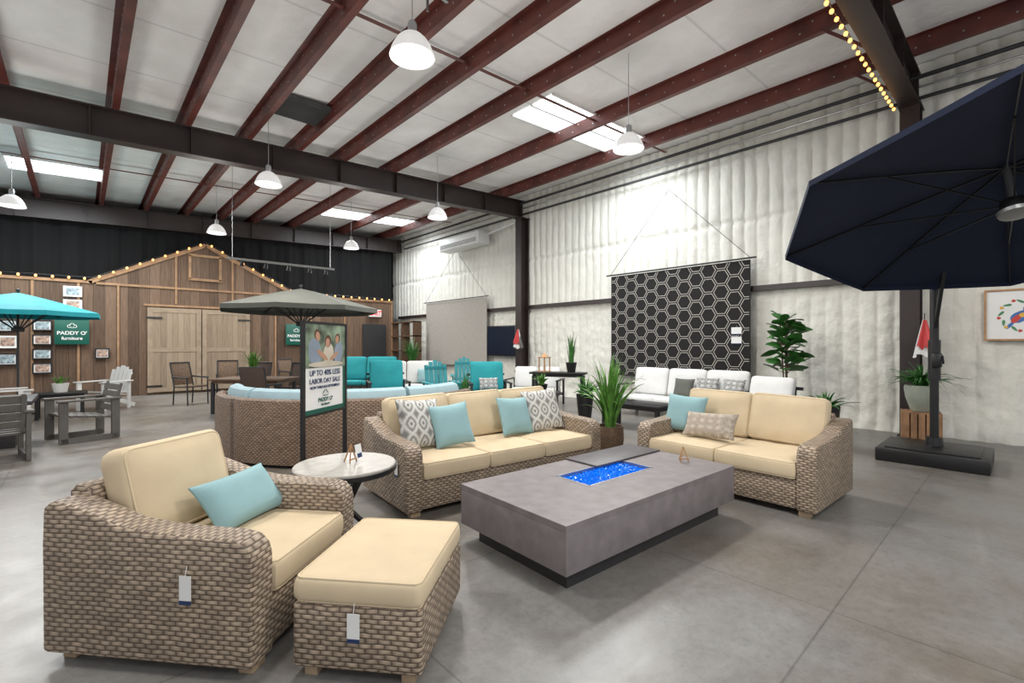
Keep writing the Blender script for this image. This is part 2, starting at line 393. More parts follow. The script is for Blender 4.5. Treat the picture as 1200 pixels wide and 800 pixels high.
for x in (-3.6,-2.1,-.85,.38,1.36,2.33,3.25,4.2,5.4,7.2,8.9): purlin(x)
def rafter(y,dep=.48,x0=-6,x1=9.7):
    b=MB()
    def P(yy0,yy1,za,zb):
        b.prism([(yy0,za),(yy1,za),(yy1,zb),(yy0,zb)],0,1,mapf=lambda v:(x0+v.x*(x1-x0),v.y,zc(x0+v.x*(x1-x0))-.25+v.z))
    P(-.012,.012,-dep,0); P(-.12,.12,-.02,0); P(-.12,.12,-dep-.02,-dep)
    for k in range(12):
        x=x0+.7+k*1.35
        if x<x1: b.box((x,0,zc(x)-.25-dep/2),(.015,.22,dep-.02))
    return thing('roof_rafter','deep dark brown steel rafter spanning the showroom','steel beam',(0,y,0),group='roof rafters',mesh=b.mesh('rafter',mBROWN))
for y in (1.2,10.1,17.3): rafter(y)
for y in (1.2,10.1):
    b=MB(); h=zc(9.7)-.25-.5
    b.box((0,0,h/2),(.30,.012,h)); b.box((-.15,0,h/2),(.015,.24,h)); b.box((.15,0,h/2),(.015,.24,h)); b.box((0,0,.01),(.36,.3,.02)); b.box((0,0,h-.012),(.42,.28,.02))
    thing('steel_column','dark brown steel column against the foam wall','column',(9.68,y,0),group='steel columns',mesh=b.mesh('column',mBROWN))
b=MB(); b.box((0,0,0),(.12,21,.10)); thing('wall_girt','dark brown steel rail along the foam wall','steel beam',(9.85,7.2,2.55),mesh=b.mesh('girt',mBROWN))
for y in (5.5,13.9):
    b=MB(); b.prism([(-.03,-.01),(.03,-.01),(.03,0),(-.03,0)],0,1,mapf=lambda v:(-5+v.x*14.8,v.y,zc(-5+v.x*14.8)-.13+v.z)); 
    thing('roof_brace','thin red steel angle bracing the purlins','steel brace',(0,y,0),group='roof braces',mesh=b.mesh('brace',mRED))
for y in (1.2,10.1):
    for x in (2.33,4.2,7.2,8.9):
        b=MB(); b.bar((x,y+.1,zc(x)-.70),(x,y+.62,zc(x)-.2),.035,.035)
        thing('flange_brace','short steel knee brace between rafter and purlin','steel brace',(0,0,0),group='flange braces',mesh=b.mesh('fb',mRED))
for k,(x,z,r) in enumerate(((9.68,5.30,.03),(9.62,5.45,.018),(9.55,5.58,.035))):
    b=MB(); b.tube((0,-3.4,0),(0,17.0,0),r,seg=8); thing('conduit_pipe','thin grey conduit running beneath the roof edge','pipe',(x,0,z),group='conduit pipes',mesh=b.mesh('pipe',mDARK if k!=1 else mSTEEL))
for k,(x0,x1,y0,y1) in enumerate(((6,9.4,5.5,6.5),(-1.2,.45,14.5,15.5),(5.9,9.4,14.8,15.8),(-1,2,-4,-3))):
    b=MB(); xm=(x0+x1)/2
    b.mi=0; b.prism([(y0,-.012),(y1,-.012),(y1,-.004),(y0,-.004)],x0,x1,mapf=lambda v:(v.x,v.y,zc(v.x)+v.z))
    b.mi=1
    for yy in (y0-.02,(y0+y1)/2,y1+.02): b.prism([(yy-.02,-.03),(yy+.02,-.03),(yy+.02,-.002),(yy-.02,-.002)],x0-.02,x1+.02,mapf=lambda v:(v.x,v.y,zc(v.x)+v.z))
    struct('window_%d'%(k+1),b.mesh('skylight',[mSKYL,mWHITEP]))
    l=bpy.data.lights.new('daylight','AREA'); l.shape='RECTANGLE'; l.size=x1-x0; l.size_y=1; l.energy=190; l.color=(.92,.97,1)
    o=bpy.data.objects.new('skylight_daylight',l); COL.objects.link(o); o.location=(xm,(y0+y1)/2,zc(xm)-.3)
prof=[(.03,.235),(.07,.23),(.11,.205),(.155,.16),(.19,.10),(.21,.05),(.225,0),(.215,0),(.20,.05),(.18,.09),(.145,.15),(.10,.19)]
def pendant(x,y):
    z=4.33; top=zc(x)-z
    o=thing('pendant_lamp','bell-shaped translucent high-bay pendant lamp hanging on a rod','lamp',(x,y,z),group='high-bay pendant lamps')
    b=MB(); b.lathe(prof,28); part(o,'lamp_shade',b.mesh('shade',mSHADE))
    b=MB(); b.lathe([(0,.36),(.035,.355),(.045,.33),(.045,.25),(.04,.235),(0,.235)],20); b.tube((0,0,.35),(0,0,top-.02),.005); part(o,'lamp_housing',b.mesh('housing',mHOUS))
    b=MB(); b.sphere((0,0,.07),.085,(1,1,.8),16,10); part(o,'bulb',b.mesh('bulb',mBULB))
    l=bpy.data.lights.new('pl','AREA'); l.shape='DISK'; l.size=.36; l.energy=80; l.color=(1,.96,.90)
    q=bpy.data.objects.new('pendant_light_source',l); COL.objects.link(q); q.location=(x,y,z-.02)
    l=bpy.data.lights.new('pu','POINT'); l.energy=54; l.shadow_soft_size=.35; l.color=(1,.97,.93)
    q=bpy.data.objects.new('ceiling_fill_light',l); COL.objects.link(q); q.location=(x,y,z-.9)  # unseen fill lamp added below each pendant to brighten the ceiling
for p in ((2.45,4.15),(2.5,9.24),(2.6,14.2),(-1.07,14.3),(5.97,3.95),(6,9.05),(6,13.7),(-1.1,9.2),(-1.1,4.1),(2.45,-1),(6,-1)): pendant(*p)
b=MB(); b.box((0,0,0),(1.0,.04,.04)); b.box((.2,0,-.14),(.02,.02,.28)); thing('mounting_rail','short grey rail under the roof holding a pendant','rail',(2.55,4.3,zc(2.45)-.30),rz=10,mesh=b.mesh('rail',mSTEEL))
b=MB(); b.box((0,0,-.02),(.95,.8,.04)); 
for k in range(8): b.box((0,-.35+k*.1,-.06),(.9,.02,.05),(.6,0,0))
thing('ceiling_vent','dark louvred vent hatch set in the roof insulation','vent',(2.8,8.6,zc(2.8)-.02),mesh=b.mesh('vent',mDUCT))
# ------------------------------------------------------------ barn facade
FY=16.8
prof=[(-6,0),(9.05,0),(9.05,3.12),(5.36,3.12),(2.79,4.42),(.22,3.12),(-6,3.12)]
b=MB(); t=bmesh.new(); A=[t.verts.new((x,0,z)) for x,z in prof]; B2=[t.verts.new((x,.1,z)) for x,z in prof]
t.faces.new(A); t.faces.new(B2[::-1])
for i in range(7): t.faces.new([A[i],B2[i],B2[(i+1)%7],A[(i+1)%7]])
b.join(t); struct('wall_barn_facade',b.mesh('facade',mBARN),(0,FY,0))
tn=[0]
def trim(p,q,w=.1,th=.03,mat=None):
    tn[0]+=1; b=MB(); b.bar(Vector(p),Vector(q),th,w); struct('trim_%d'%tn[0],b.mesh('trim',mat or mTRIMW),(0,FY-.02,0))
trim((-6,0,3.10),(.22,0,3.10),.07); trim((5.36,0,3.10),(9.05,0,3.10),.07); trim((.15,0,3.10),(2.79,0,4.44),.11); trim((2.79,0,4.44),(5.43,0,3.10),.11)
trim((.3,-.005,3.08),(5.3,-.005,3.08),.06)
for x in (-1.75,-.9,-.05,.75,4.75,5.9,7.1,9.0): trim((x,-.002,0),(x,-.002,3.05),.05)
for x in (2.05,3.5): 
    zt=3.1+ (x-.22)*.506 if x<2.79 else 3.1+(5.36-x)*.506
    trim((x,-.002,2.62),(x,-.002,zt),.05)
trim((1.3,-.004,2.56),(4.06,-.004,2.56),.06)
for k,(x0,x1) in enumerate(((1.38,2.665),(2.69,3.98))):
    b=MB(); b.mi=0; b.box(((x0+x1)/2,-.05,1.28),(x1-x0,.04,2.42)); b.mi=1
    for z in (.14,1.28,2.42): b.box(((x0+x1)/2,-.075,z),(x1-x0,.015,.12))
    for x in (x0+.06,x1-.06): b.box((x,-.075,1.28),(.11,.016,2.42))
    b.mi=2
    xx=x0 if k==0 else x1; sg=1 if k==0 else -1
    for z in (.25,2.2): b.box((xx+sg*.16,-.09,z),(.36,.012,.05))
    struct('door_%d'%(k+1),b.mesh('door',[mDOORW,mDOORT,mBLACK]),(0,FY,0))
b=MB(); b.mi=0; b.box((2.77,-.04,3.74),(.72,.03,.66)); b.mi=1
for z in (3.38,4.1): b.box((2.77,-.06,z),(.86,.04,.07))
for x in (2.38,3.16): b.box((x,-.06,3.74),(.07,.04,.72))
struct('window_5',b.mesh('loftwin',[mBARN,mTRIMW]),(0,FY,0))
def stringl(pts,sp,label,r=.035):
    o=thing('string_light',label,'string lights',pts[0],group='warm string lights'); p0=Vector(pts[0])
    b=MB(); mb=MB(); mb.sphere((0,0,-.04),r,(1,1,1.25),10,8); bm_=mb.mesh('bulb',mWARM)
    for a,c in zip(pts,pts[1:]):
        a=Vector(a)-p0;c=Vector(c)-p0; b.tube(a,c,.008,seg=6); n=max(1,int((c-a).length/sp))
        for i in range(n): part(o,'bulb',bm_,a.lerp(c,(i+.5)/n))
    part(o,'wire',b.mesh('wire',mBLACK))
stringl([(-2.2,FY-.08,3.20),(.22,FY-.08,3.22),(2.79,FY-.08,4.54),(5.36,FY-.08,3.22),(9.0,FY-.08,3.20)],.29,'string of warm globe bulbs along the barn gable',.028)
zz=lambda x:zc(x)-.25-.5-.03
stringl([(2.6,1.36,zz(2.6)),(9.4,1.36,zz(9.4))],.19,'string of warm globe bulbs along a steel rafter',.022)
def emblem(w,mat):
    b=MB()
    def ring(cx,cy,r,a0,a1):
        n=14
        for i in range(n):
            a=R(a0+(a1-a0)*i/n);c=R(a0+(a1-a0)*(i+1)/n)
            b.face([(cx+r*math.cos(a),cy+r*math.sin(a),0),(cx+r*math.cos(c),cy+r*math.sin(c),0),(cx+r*.74*math.cos(c),cy+r*.74*math.sin(c),0),(cx+r*.74*math.cos(a),cy+r*.74*math.sin(a),0)])
    ring(-w*.25,-w*.02,w*.22,60,330); ring(w*.25,-w*.02,w*.22,-150,120); ring(0,w*.1,w*.27,-20,200); ring(0,-w*.08,w*.18,180,360)
    return b.mesh('emblem',mat,'raw')
def shopsign(x0,x1,z0,z1):
    w=x1-x0;h=z1-z0
    o=thing('shop_sign','dark green shop sign with white lettering and looped emblem','sign',((x0+x1)/2,FY-.10,(z0+z1)/2),group='green shop signs')
    b=MB(); b.box((0,0,0),(w,.03,h),bev=.004); part(o,'sign_board',b.mesh('board',mGREEN))
    part(o,'lettering',textmesh("PADDY O'",w*.19,mPRINTW,bold=.003),(0,-.018,-h*.07),(R(90),0,0))
    part(o,'lettering',textmesh("furniture",w*.17,mPRINTW,bold=.002),(0,-.018,-h*.27),(R(90),0,0))
    part(o,'emblem',emblem(w*.3,mPRINTW),(0,-.018,h*.2),(R(90),0,0))
shopsign(-.5,.16,1.44,2.12); shopsign(5.05,5.72,1.42,2.12)
o=thing('exit_sign','exit sign with red letters on white above a door','sign',(8.25,FY-.10,2.62))
b=MB(); b.box((0,0,0),(.50,.05,.28),bev=.006); part(o,'sign_board',b.mesh('b',mPRINTW)); part(o,'lettering',textmesh('EXIT',.24,M('exit_red_glow',(.8,.02,.02),.5,emit=(1,.03,.02),es=1),bold=.006),(0,-.03,0),(R(90),0,0))
b=MB(); b.box((8.25,-.05,1.1),(.95,.04,2.2)); b.box((8.25,-.07,1.0),(.9,.03,.06)); struct('door_3',b.mesh('d',mDARK),(0,FY,0))
pm=[M('print_a',(.25,.32,.35),.5,var=.8,vs=14),M('print_b',(.35,.25,.2),.5,var=.8,vs=16)]
def frame(x,z,w,h,k,light):
    o=thing('framed_photo','small %s framed photograph hung on the barn boards'%('white' if light else 'black'),'picture',(x,FY-.06,z),group='framed photographs')
    b=MB(); fm=mPRINTW if light else mBLACK
    for s in(-1,1): b.box((s*(w/2-.015),0,0),(.03,.03,h)); b.box((0,0,s*(h/2-.015)),(w-.06,.03,.03))
    part(o,'picture_frame',b.mesh('f',fm)); b=MB(); b.mi=0; b.box((0,.005,0),(w-.05,.01,h-.05)); b.mi=1; b.box((0,-.003,0),(w*.7,.008,h*.65)); part(o,'print',b.mesh('p',[mPRINTW,pm[k%2]]))
for k,(x,z,w,h,l) in enumerate(((-.16,2.82,.36,.27,1),(-.16,2.47,.36,.27,1),(-.72,1.92,.36,.27,0),(-.72,1.56,.36,.27,0),(-.72,1.2,.36,.27,0),(-.72,.84,.36,.27,0),(-1.32,1.9,.34,.3,0),(-1.32,1.5,.34,.3,1),(-1.32,1.08,.34,.3,0),(.42,1.2,.3,.28,0))): frame(x,z,w,h,k,l)
# ------------------------------------------------------------ wicker lounge set
def armprof(D):
    f=-D/2;k=D/2
    return [(f,.05),(f,.3),(f,.50),(f+.012,.55),(f+.05,.59),(f+.12,.605),(f+.32,.61),(f+.5,.62),(f+.64,.64),(f+.76,.68),(k-.14,.72),(k-.04,.735),(k,.71),(k+.005,.55),(k,.05)]
def lounge(name,label,loc,rz,W,D,seats,cat='sofa'):
    o=thing(name,label,cat,loc,rz)
    aw=.155; iw=W-2*aw; f=-D/2
    for s in (-1,1):
        b=MB(); xo=s*W/2; xi=s*(W/2-aw)
        b.prism(armprof(D),min(xo,xi),max(xo,xi),.022,3)
        part(o,'armrest',b.mesh('arm',mWICK,sm=50))
    b=MB(); b.box((0,f+.02+(D-.1)/2,.18),(iw+.02,D-.1,.25),bev=.02); part(o,'seat_base',b.mesh('base',mWICK))
    b=MB(); prof=[(D/2-.16,.1),(D/2-.01,.1),(D/2+.03,.6),(D/2+.03,.74),(D/2,.77),(D/2-.05,.77),(D/2-.09,.74),(D/2-.13,.5)]
    b.prism(prof,-iw/2-.01,iw/2+.01,.015,2); part(o,'backrest',b.mesh('back',mWICK,sm=50))
    cw=iw/seats; q=.04 if seats==1 else .01
    for i in range(seats):
        x=-iw/2+cw*(i+.5)
        b=MB(); b.cushion(cw-.008,D-.20,.14,.02,.006,.03); part(o,'seat_cushion',b.mesh('seat_cushion',mCREAM,sm=60),(x,f-.005+(D-.20)/2,.38))
        b=MB(); b.cushion(cw-q,.47,.15,.03,.022,.045,side=.012); part(o,'back_cushion',b.mesh('back_cushion',mCREAM,sm=60),(x+(.02 if seats==1 else 0),D/2-.20,.685),(R(75),R(random.uniform(-1.5,1.5)),R(random.uniform(-2,2))))
    b=MB(); b.box((0,0,.035),(.09,.07,.07),bev=.006); fm=b.mesh('foot',mFOOT)
    for x in(-W/2+.1,W/2-.1):
        for y in(f+.07,D/2-.08): part(o,'foot',fm,(x,y,0))
    return o
def loc_to(o,p):
    a=o.rotation_euler[2]; c,s=math.cos(a),math.sin(a); return (o.location.x+p[0]*c-p[1]*s,o.location.y+p[0]*s+p[1]*c,p[2])
def throw(o,x,y,z,w,h,mat,label,tilt=68,twist=0,roll=0,t=.14):
    b=MB(); b.pillow(w,h,t); me=b.mesh('pillow',mat,'flat',60)
    a=o.rotation_euler[2]
    m=Matrix.Rotation(a+R(twist),3,'Z')@Matrix.Rotation(R(tilt),3,'X')@Matrix.Rotation(R(roll),3,'Z')
    q=thing('throw_pillow',label,'pillow',loc_to(o,(x,y,z)),mesh=me,group='throw pillows'); q.rotation_euler=m.to_euler()
arm=lounge('wicker_armchair','grey-tan wicker armchair with cream cushions beside the ottoman',(.57,2.93,0),40.5,.97,1.03,1,'armchair')
sofa=lounge('wicker_sofa','three-seat grey-tan wicker sofa with cream cushions behind the fire table',(3.17,3.80,0),-5,2.35,1.0,3)
love=lounge('wicker_loveseat','two-seat grey-tan wicker loveseat with cream cushions beside the fire table',(4.97,1.98,0),-92,1.72,1.05,2)
throw(arm,.13,-.01,.585,.53,.30,mSKY,'aqua lumbar pillow resting on the wicker armchair',52,-3,0)
throw(sofa,-.78,.05,.69,.48,.48,mIKAT,'grey and ivory medallion print pillow on the sofa',70,10,-4)
throw(sofa,-.50,-.07,.665,.40,.42,mSKY,'aqua square pillow on the sofa',66,-12,6)
throw(sofa,.36,.03,.66,.44,.42,mSKY,'aqua square pillow on the sofa',68,5,-3)
throw(sofa,.78,.05,.69,.48,.48,mIKAT,'grey and ivory medallion print pillow on the sofa',70,-10,4)
throw(love,-.60,.03,.67,.44,.42,mSKY,'aqua square pillow on the loveseat',68,10,-3)
throw(love,-.24,-.12,.60,.56,.28,mGEO,'taupe and ivory geometric lumbar pillow on the loveseat',60,-2,3,.13)
o=thing('wicker_ottoman','grey-tan wicker ottoman with cream cushion in front of the armchair','ottoman',(1.135,2.157,0),40.5)
b=MB(); b.box((0,0,.19),(.72,.58,.28),bev=.02,seg=3); part(o,'ottoman_base',b.mesh('ob',mWICK,sm=50))
b=MB(); b.cushion(.71,.57,.11,.02,.006,.03); part(o,'seat_cushion',b.mesh('oc',mCREAM,sm=60),(0,0,.385))
b=MB(); b.box((0,0,.03),(.08,.06,.06),bev=.005); fm=b.mesh('foot',mFOOT)
for x in(-.29,.29):
    for y in(-.22,.22): part(o,'foot',fm,(x,y,0))
ott=o
def tag(o,p,rz,label,w=.055,h=.105):
    q=thing('price_tag',label,'tag',loc_to(o,p),math.degrees(o.rotation_euler[2])+rz,group='price tags')
    b=MB(); b.box((0,0,0),(w,.003,h)); part(q,'tag_card',b.mesh('card',mPRINTW))
    b=MB(); b.box((0,-.0005,-h/2-.009),(w,.003,.018)); part(q,'tag_stripe',b.mesh('st',mINK))
    b=MB(); b.tube((0,0,h/2),(0,.01,h/2+.04),.0015,seg=5); part(q,'string',b.mesh('s',mPRINTW))
tag(arm,(-.505,-.22,.40),-90,'white price tag hanging on the wicker armchair')
tag(ott,(-.382,-.0,.26),-90,'white price tag hanging on the ottoman')
tag(sofa,(-1.19,-.33,.40),-90,'white price tag hanging on the wicker sofa')
# fire table
o=thing('fire_table','rectangular brown-grey concrete fire table with blue fire glass','fire table',(3.07,2.23,0),-2.5)
L,W_=2.06,1.06; bl,bw=.80,.34; cx,cy=.05,.05
z0,z1=.13,.42
b=MB(); b.box((0,0,(z0+z1-.04)/2),(L,W_,z1-.04-z0),bev=.004)
x0,x1,y0,y1=cx-bl/2,cx+bl/2,cy-bw/2,cy+bw/2
for (a,c,d,e) in ((-L/2,x0,-W_/2,W_/2),(x1,L/2,-W_/2,W_/2),(x0,x1,-W_/2,y0),(x0,x1,y1,W_/2)): b.box(((a+c)/2,(d+e)/2,z1-.02),(c-a,e-d,.04))
part(o,'table_body',b.mesh('tb',mCONC))
b=MB(); b.box((0,0,.067),(L-.20,W_-.18,.134)); part(o,'plinth',b.mesh('pl',mPLIN))
b=MB(); 
for (a,c,d,e) in ((x0,x0+.012,y0,y1),(x1-.012,x1,y0,y1),(x0,x1,y0,y0+.012),(x0,x1,y1-.012,y1)): b.box(((a+c)/2,(d+e)/2,z1-.015),(c-a,e-d,.034))
part(o,'burner_tray',b.mesh('bt',mSTEEL))
b=MB(); b.box((cx,cy,z1-.033),(bl-.03,bw-.03,.012))
for i in range(1100):
    x=cx+random.uniform(-.5,.5)*(bl-.05); y=cy+random.uniform(-.5,.5)*(bw-.05); s=random.uniform(.008,.016)
    b.box((x,y,z1-.022+random.uniform(-.003,.004)),(s,s,s*.8),(random.random()*3,random.random()*3,random.random()*3))
gl=part(o,'fire_glass',b.mesh('fg',mBLUEG)); gl['kind']='stuff'
b=MB(); b.box((0,0,0),(.93,.36,.014),bev=.003); thing('burner_lid','thin flat dark grey burner lid lying on the fire table','lid',(3.64,2.56,.429),-2.5,mesh=b.mesh('lid',mLID))
def easel(loc,rz,label):
    q=thing('table_easel',label,'easel',loc,rz)
    b=MB(); b.bar((-.04,0,0),(0,.02,.13),.008,.008); b.bar((.04,0,0),(0,.02,.13),.008,.008); b.bar((0,.08,0),(0,.02,.13),.008,.008); b.bar((-.05,-.008,.03),(.05,-.008,.03),.012,.008)
    part(q,'easel_stand',b.mesh('e',mOAK)); return q
easel((3.88,2.0,.421),-30,'small wooden tabletop easel on the fire table')
sx,sy=1.42,3.34
o=thing('side_table','round side table with pale stone top and black crossed legs','side table',(sx,sy,0),10)
b=MB(); b.lathe([(0,.55),(.34,.55),(.352,.555),(.355,.565),(.355,.575),(.348,.582),(0,.582)],48); part(o,'tabletop',b.mesh('top',mSTONE))
b=MB(); b.lathe([(.25,.525),(.35,.525),(.362,.535),(.362,.562),(.356,.562),(.25,.549)],48)
for k in range(3):
    a=R(120*k+20); a2=a+R(180)
    b.bar((.24*math.cos(a),.24*math.sin(a),.54),(.03*math.cos(a),.03*math.sin(a),.30),.06,.022); b.bar((.03*math.cos(a),.03*math.sin(a),.30),(.25*math.cos(a2),.25*math.sin(a2),.01),.06,.022)
b.tube((0,0,.27),(0,0,.33),.05,seg=16)
part(o,'table_base',b.mesh('bs',mBLACK))
easel((sx+.05,sy-.02,.583),30,'small easel holding a white card on the side table')
c=thing('info_card','white information card leaning on a small easel','card',(sx+.075,sy-.055,.668),30)
b=MB(); b.box((0,0,0),(.07,.003,.10)); part(c,'card_face',b.mesh('c',mPRINTW),(0,0,0),(R(-12),0,0)); b=MB(); b.box((0,-.003,-.03),(.05,.001,.03)); part(c,'card_print',b.mesh('c2',mINK),(0,0,0),(R(-12),0,0))
# sale sign
o=thing('sale_sign','standing sale sign with printed picture on two black posts','sign',(1.495,3.92,0),36.7)
b=MB()
for s in(-1,1):
    b.box((s*.30,0,.81),(.028,.028,1.62)); b.box((s*.30,.10,.01),(.05,.28,.02)); 
b.box((0,0,1.62),(.63,.028,.02)); b.box((0,0,.885),(.63,.028,.02))
part(o,'sign_frame',b.mesh('fr',mBLACK))
b=MB(); b.box((0,0,1.25),(.57,.012,.72)); part(o,'sign_board',b.mesh('bd',mPRINTW))
b=MB(); b.box((0,-.009,.912),(.57,.004,.035)); b.box((.27,-.009,1.08),(.03,.004,.36)); part(o,'sign_border',b.mesh('bd2',mGREEN))
mPH=M('garden_photo_print',(.15,.20,.14),.4,var=.9,vs=8); mSK=M('skin_print',(.42,.23,.15),.5); mSH=M('shirt_print',(.22,.27,.34),.5); mSH2=M('linen_print',(.50,.45,.37),.5); mHR=M('hair_print',(.09,.04,.022),.5)
b=MB(); b.mi=0; b.box((0,-.008,1.435),(.57,.004,.35))
def disc(cx,cz,rx,rz_,y,mi,ang=0,n=18):
    b.mi=mi; P=[]
    for i in range(n):
        a=2*math.pi*i/n; x=rx*math.cos(a);z=rz_*math.sin(a); P.append((cx+x*math.cos(ang)-z*math.sin(ang),y,cz+x*math.sin(ang)+z*math.cos(ang)))
    b.face(P)
# three people leaning together over an outdoor table
disc(-.16,1.385,.085,.115,-.0108,2,.25); disc(-.13,1.525,.038,.046,-.0112,4,.2); disc(-.122,1.512,.029,.038,-.0116,1,.2); disc(-.06,1.36,.085,.022,-.0117,1,-.5)
disc(.03,1.365,.075,.095,-.0109,3,-.1); disc(.02,1.475,.044,.052,-.0113,4,-.2); disc(.015,1.462,.030,.037,-.0118,1,-.2)
disc(.18,1.375,.065,.10,-.0108,2,-.25); disc(.165,1.50,.036,.042,-.0113,4,-.3); disc(.158,1.49,.027,.034,-.0117,1,-.3); disc(.11,1.35,.07,.018,-.0119,1,.5)
disc(-.0,1.285,.25,.024,-.0125,3)
part(o,'printed_picture',b.mesh('ph',[mPH,mSK,mSH,mSH2,mHR],'raw'))
for s,sz,z in (('UP TO 40% LESS',.062,1.215),('LABOR DAY SALE',.056,1.15),('NOW THROUGH SEPTEMBER 8',.030,1.10)):
    part(o,'lettering',textmesh(s,sz,mINK,bold=.0005),(-.01,-.009,z),(R(90),0,0))
part(o,'emblem',emblem(.09,mGREEN),(-.01,-.009,1.045),(R(90),0,0)); part(o,'lettering',textmesh("PADDY O'",.045,mGREEN,bold=.001),(-.01,-.009,.995),(R(90),0,0)); part(o,'lettering',textmesh("furniture",.034,mGREEN),(-.01,-.009,.958),(R(90),0,0))
# curved sectional
o=thing('curved_sectional','curved brown wicker sectional sofa with pale blue cushions','sofa',(3.15,7.0,0))
a0,a1=160,305
b=MB(); b.arc(1.72,1.86,.04,.80,a0,a1,60,.06); part(o,'backrest',b.mesh('cb',mWICK2,'cyl'))
b=MB(); b.arc(.95,1.74,.06,.32,a0,a1,60,.03); part(o,'seat_base',b.mesh('cs',mWICK2,'cyl'))
n=4
for i in range(n):
    c0=a0+3+(a1-a0-6)*i/n; c1=a0+3+(a1-a0-6)*(i+1)/n
    b=MB(); b.arc(.93,1.6,.32,.47,c0+.4,c1-.4,16,.05); part(o,'seat_cushion',b.mesh('c',mPALE))
    b=MB(); b.arc(1.50,1.71,.47,.90,c0+.9,c1-.9,16,.09); part(o,'back_cushion',b.mesh('c',mPALE))
for a in(a0,a1):
    b=MB(); b.arc(.95,1.80,.06,.6,a-4,a+4,6,.05); part(o,'armrest',b.mesh('a',mWICK2,'cyl'))
b=MB(); b.box((0,0,.02),(.06,.06,.04)); fm=b.mesh('foot',mDARK)
for k in range(6):
    a=R(a0+6+(a1-a0-12)*k/5)
    for r in(1.05,1.78): part(o,'foot',fm,(r*math.cos(a),r*math.sin(a),0))
# ------------------------------------------------------------ umbrellas
def canopy(Rr,drop,n,sag=.02,rings=6,val=.10):
    b=MB(); bm=b.bm; rows=[]; ph=math.pi/n
    for j in range(rings+1):
        f=j/rings; row=[]
        for i in range(n*4):
            a=2*math.pi*i/(n*4); th=(i%4)/4*2*ph; m=math.sin(math.pi*(i%4)/4)
            rr=Rr*f*math.cos(ph)/math.cos(th-ph)
            z=-drop*(f**1.1)-sag*m*f*(1-f*.7)
            row.append(bm.verts.new((rr*math.cos(a),rr*math.sin(a),z)))
        rows.append(row)
    N_=n*4
    for j in range(rings):
        for i in range(N_):
            k=(i+1)%N_
            if j==0: 
                try: bm.faces.new([rows[0][i],rows[1][i],rows[1][k]])
                except ValueError: pass
            else: bm.faces.new([rows[j][i],rows[j+1][i],rows[j+1][k],rows[j][k]])
    bmesh.ops.remove_doubles(bm,verts=rows[0],dist=.001)
    ext=[bm.verts.new(rows[rings][i].co+Vector((0,0,-val))) for i in range(N_)]
    for i in range(N_): bm.faces.new([rows[rings][i],ext[i],ext[(i+1)%N_],rows[rings][(i+1)%N_]])
    bmesh.ops.recalc_face_normals(bm,faces=bm.faces)
    return b
def ribs(Rr,drop,n,hubz,r=.012,strut=.5):
    b=MB()
    for i in range(n):
        a=2*math.pi*i/n; c,s=math.cos(a),math.sin(a)
        pts=[(Rr*f*c,Rr*f*s,-drop*(f**1.1)-.025) for f in (0.02,.25,.5,.75,.99)]
        for p,q in zip(pts,pts[1:]): b.bar(p,q,r*1.3,r*2)
        b.bar((.06*c,.06*s,hubz),(Rr*strut*c,Rr*strut*s,-drop*(strut**1.1)-.04),r*1.2,r*1.6)
    b.lathe([(0,hubz+.04),(.09,hubz+.04),(.1,hubz),(.09,hubz-.05),(0,hubz-.05)],20)
    return b
def market_umbrella(label,loc,Rr,zt,drop,mat,n=8,rz=0):
    o=thing('patio_umbrella',label,'umbrella',loc,rz)
    part(o,'canopy',canopy(Rr,drop,n,.02,6,.09).mesh('c',mat,'raw',10),(0,0,zt))
    part(o,'ribs',ribs(Rr,drop,n,-.75).mesh('r',mDARK),(0,0,zt))
    b=MB(); b.tube((0,0,.05),(0,0,zt+.04),.02); b.sphere((0,0,zt+.05),.035); part(o,'pole',b.mesh('p',mDARK))
    b=MB(); b.lathe([(0,0),(.28,0),(.28,.04),(.1,.08),(.04,.2),(0,.2)],28); part(o,'umbrella_base',b.mesh('ub',mDARK))
market_umbrella('dark grey-olive market umbrella standing beside the dining table',(3.45,10.4,0),1.58,2.63,.42,mTAUPE,8,11)
market_umbrella('turquoise market umbrella above the seating',(-.95,13.9,0),1.36,2.50,.40,mTEALC,8,20)
px_,py_=7.85,.75
o=thing('cantilever_umbrella','large navy cantilever umbrella with black mast and square base','umbrella',(px_,py_,0),0)
b=MB(); b.box((0,0,.08),(1.02,1.02,.16),bev=.012); b.box((0,0,.168),(.86,.86,.02),bev=.006); b.lathe([(0,.29),(.08,.29),(.09,.19),(.14,.177)],16)
part(o,'umbrella_base',b.mesh('base',mBLACK))
b=MB(); b.tube((0,0,.17),(0,0,2.75),.045,seg=20); b.tube((0,0,1.0),(0,0,1.5),.062,seg=20); b.box((-.07,-.03,1.25),(.1,.1,.18),bev=.02); b.bar((-.08,-.08,1.3),(-.2,-.1,1.22),.02,.02)
part(o,'mast',b.mesh('mast',mBLACK))
hub=Vector((6.38-px_,.11-py_,2.87)); 
b=MB(); b.bar((0,0,2.7),(hub.x*.5,hub.y*.5,3.65),.06,.09); b.bar((hub.x*.5,hub.y*.5,3.65),(hub.x*.96,hub.y*.96,3.62),.06,.09); b.bar((0,0,1.6),(hub.x*.45,hub.y*.45,3.5),.035,.05)
part(o,'boom',b.mesh('boom',mBLACK))
e=Vector((-.905,-.426,0)); ax=Vector((0,0,1)).cross(e)
tilt=Matrix.Rotation(R(-18),3,ax)@Matrix.Rotation(R(25.2+22.5),3,'Z')
eu=tilt.to_euler()
part(o,'canopy',canopy(1.87,.42,8,.02,8,.06).mesh('can',mNAVY,'raw',8),hub+Vector((0,0,.25)),eu)
part(o,'ribs',ribs(1.87,.42,8,-.42,.009,.6).mesh('rib',mBLACK),hub+Vector((0,0,.25)),eu)
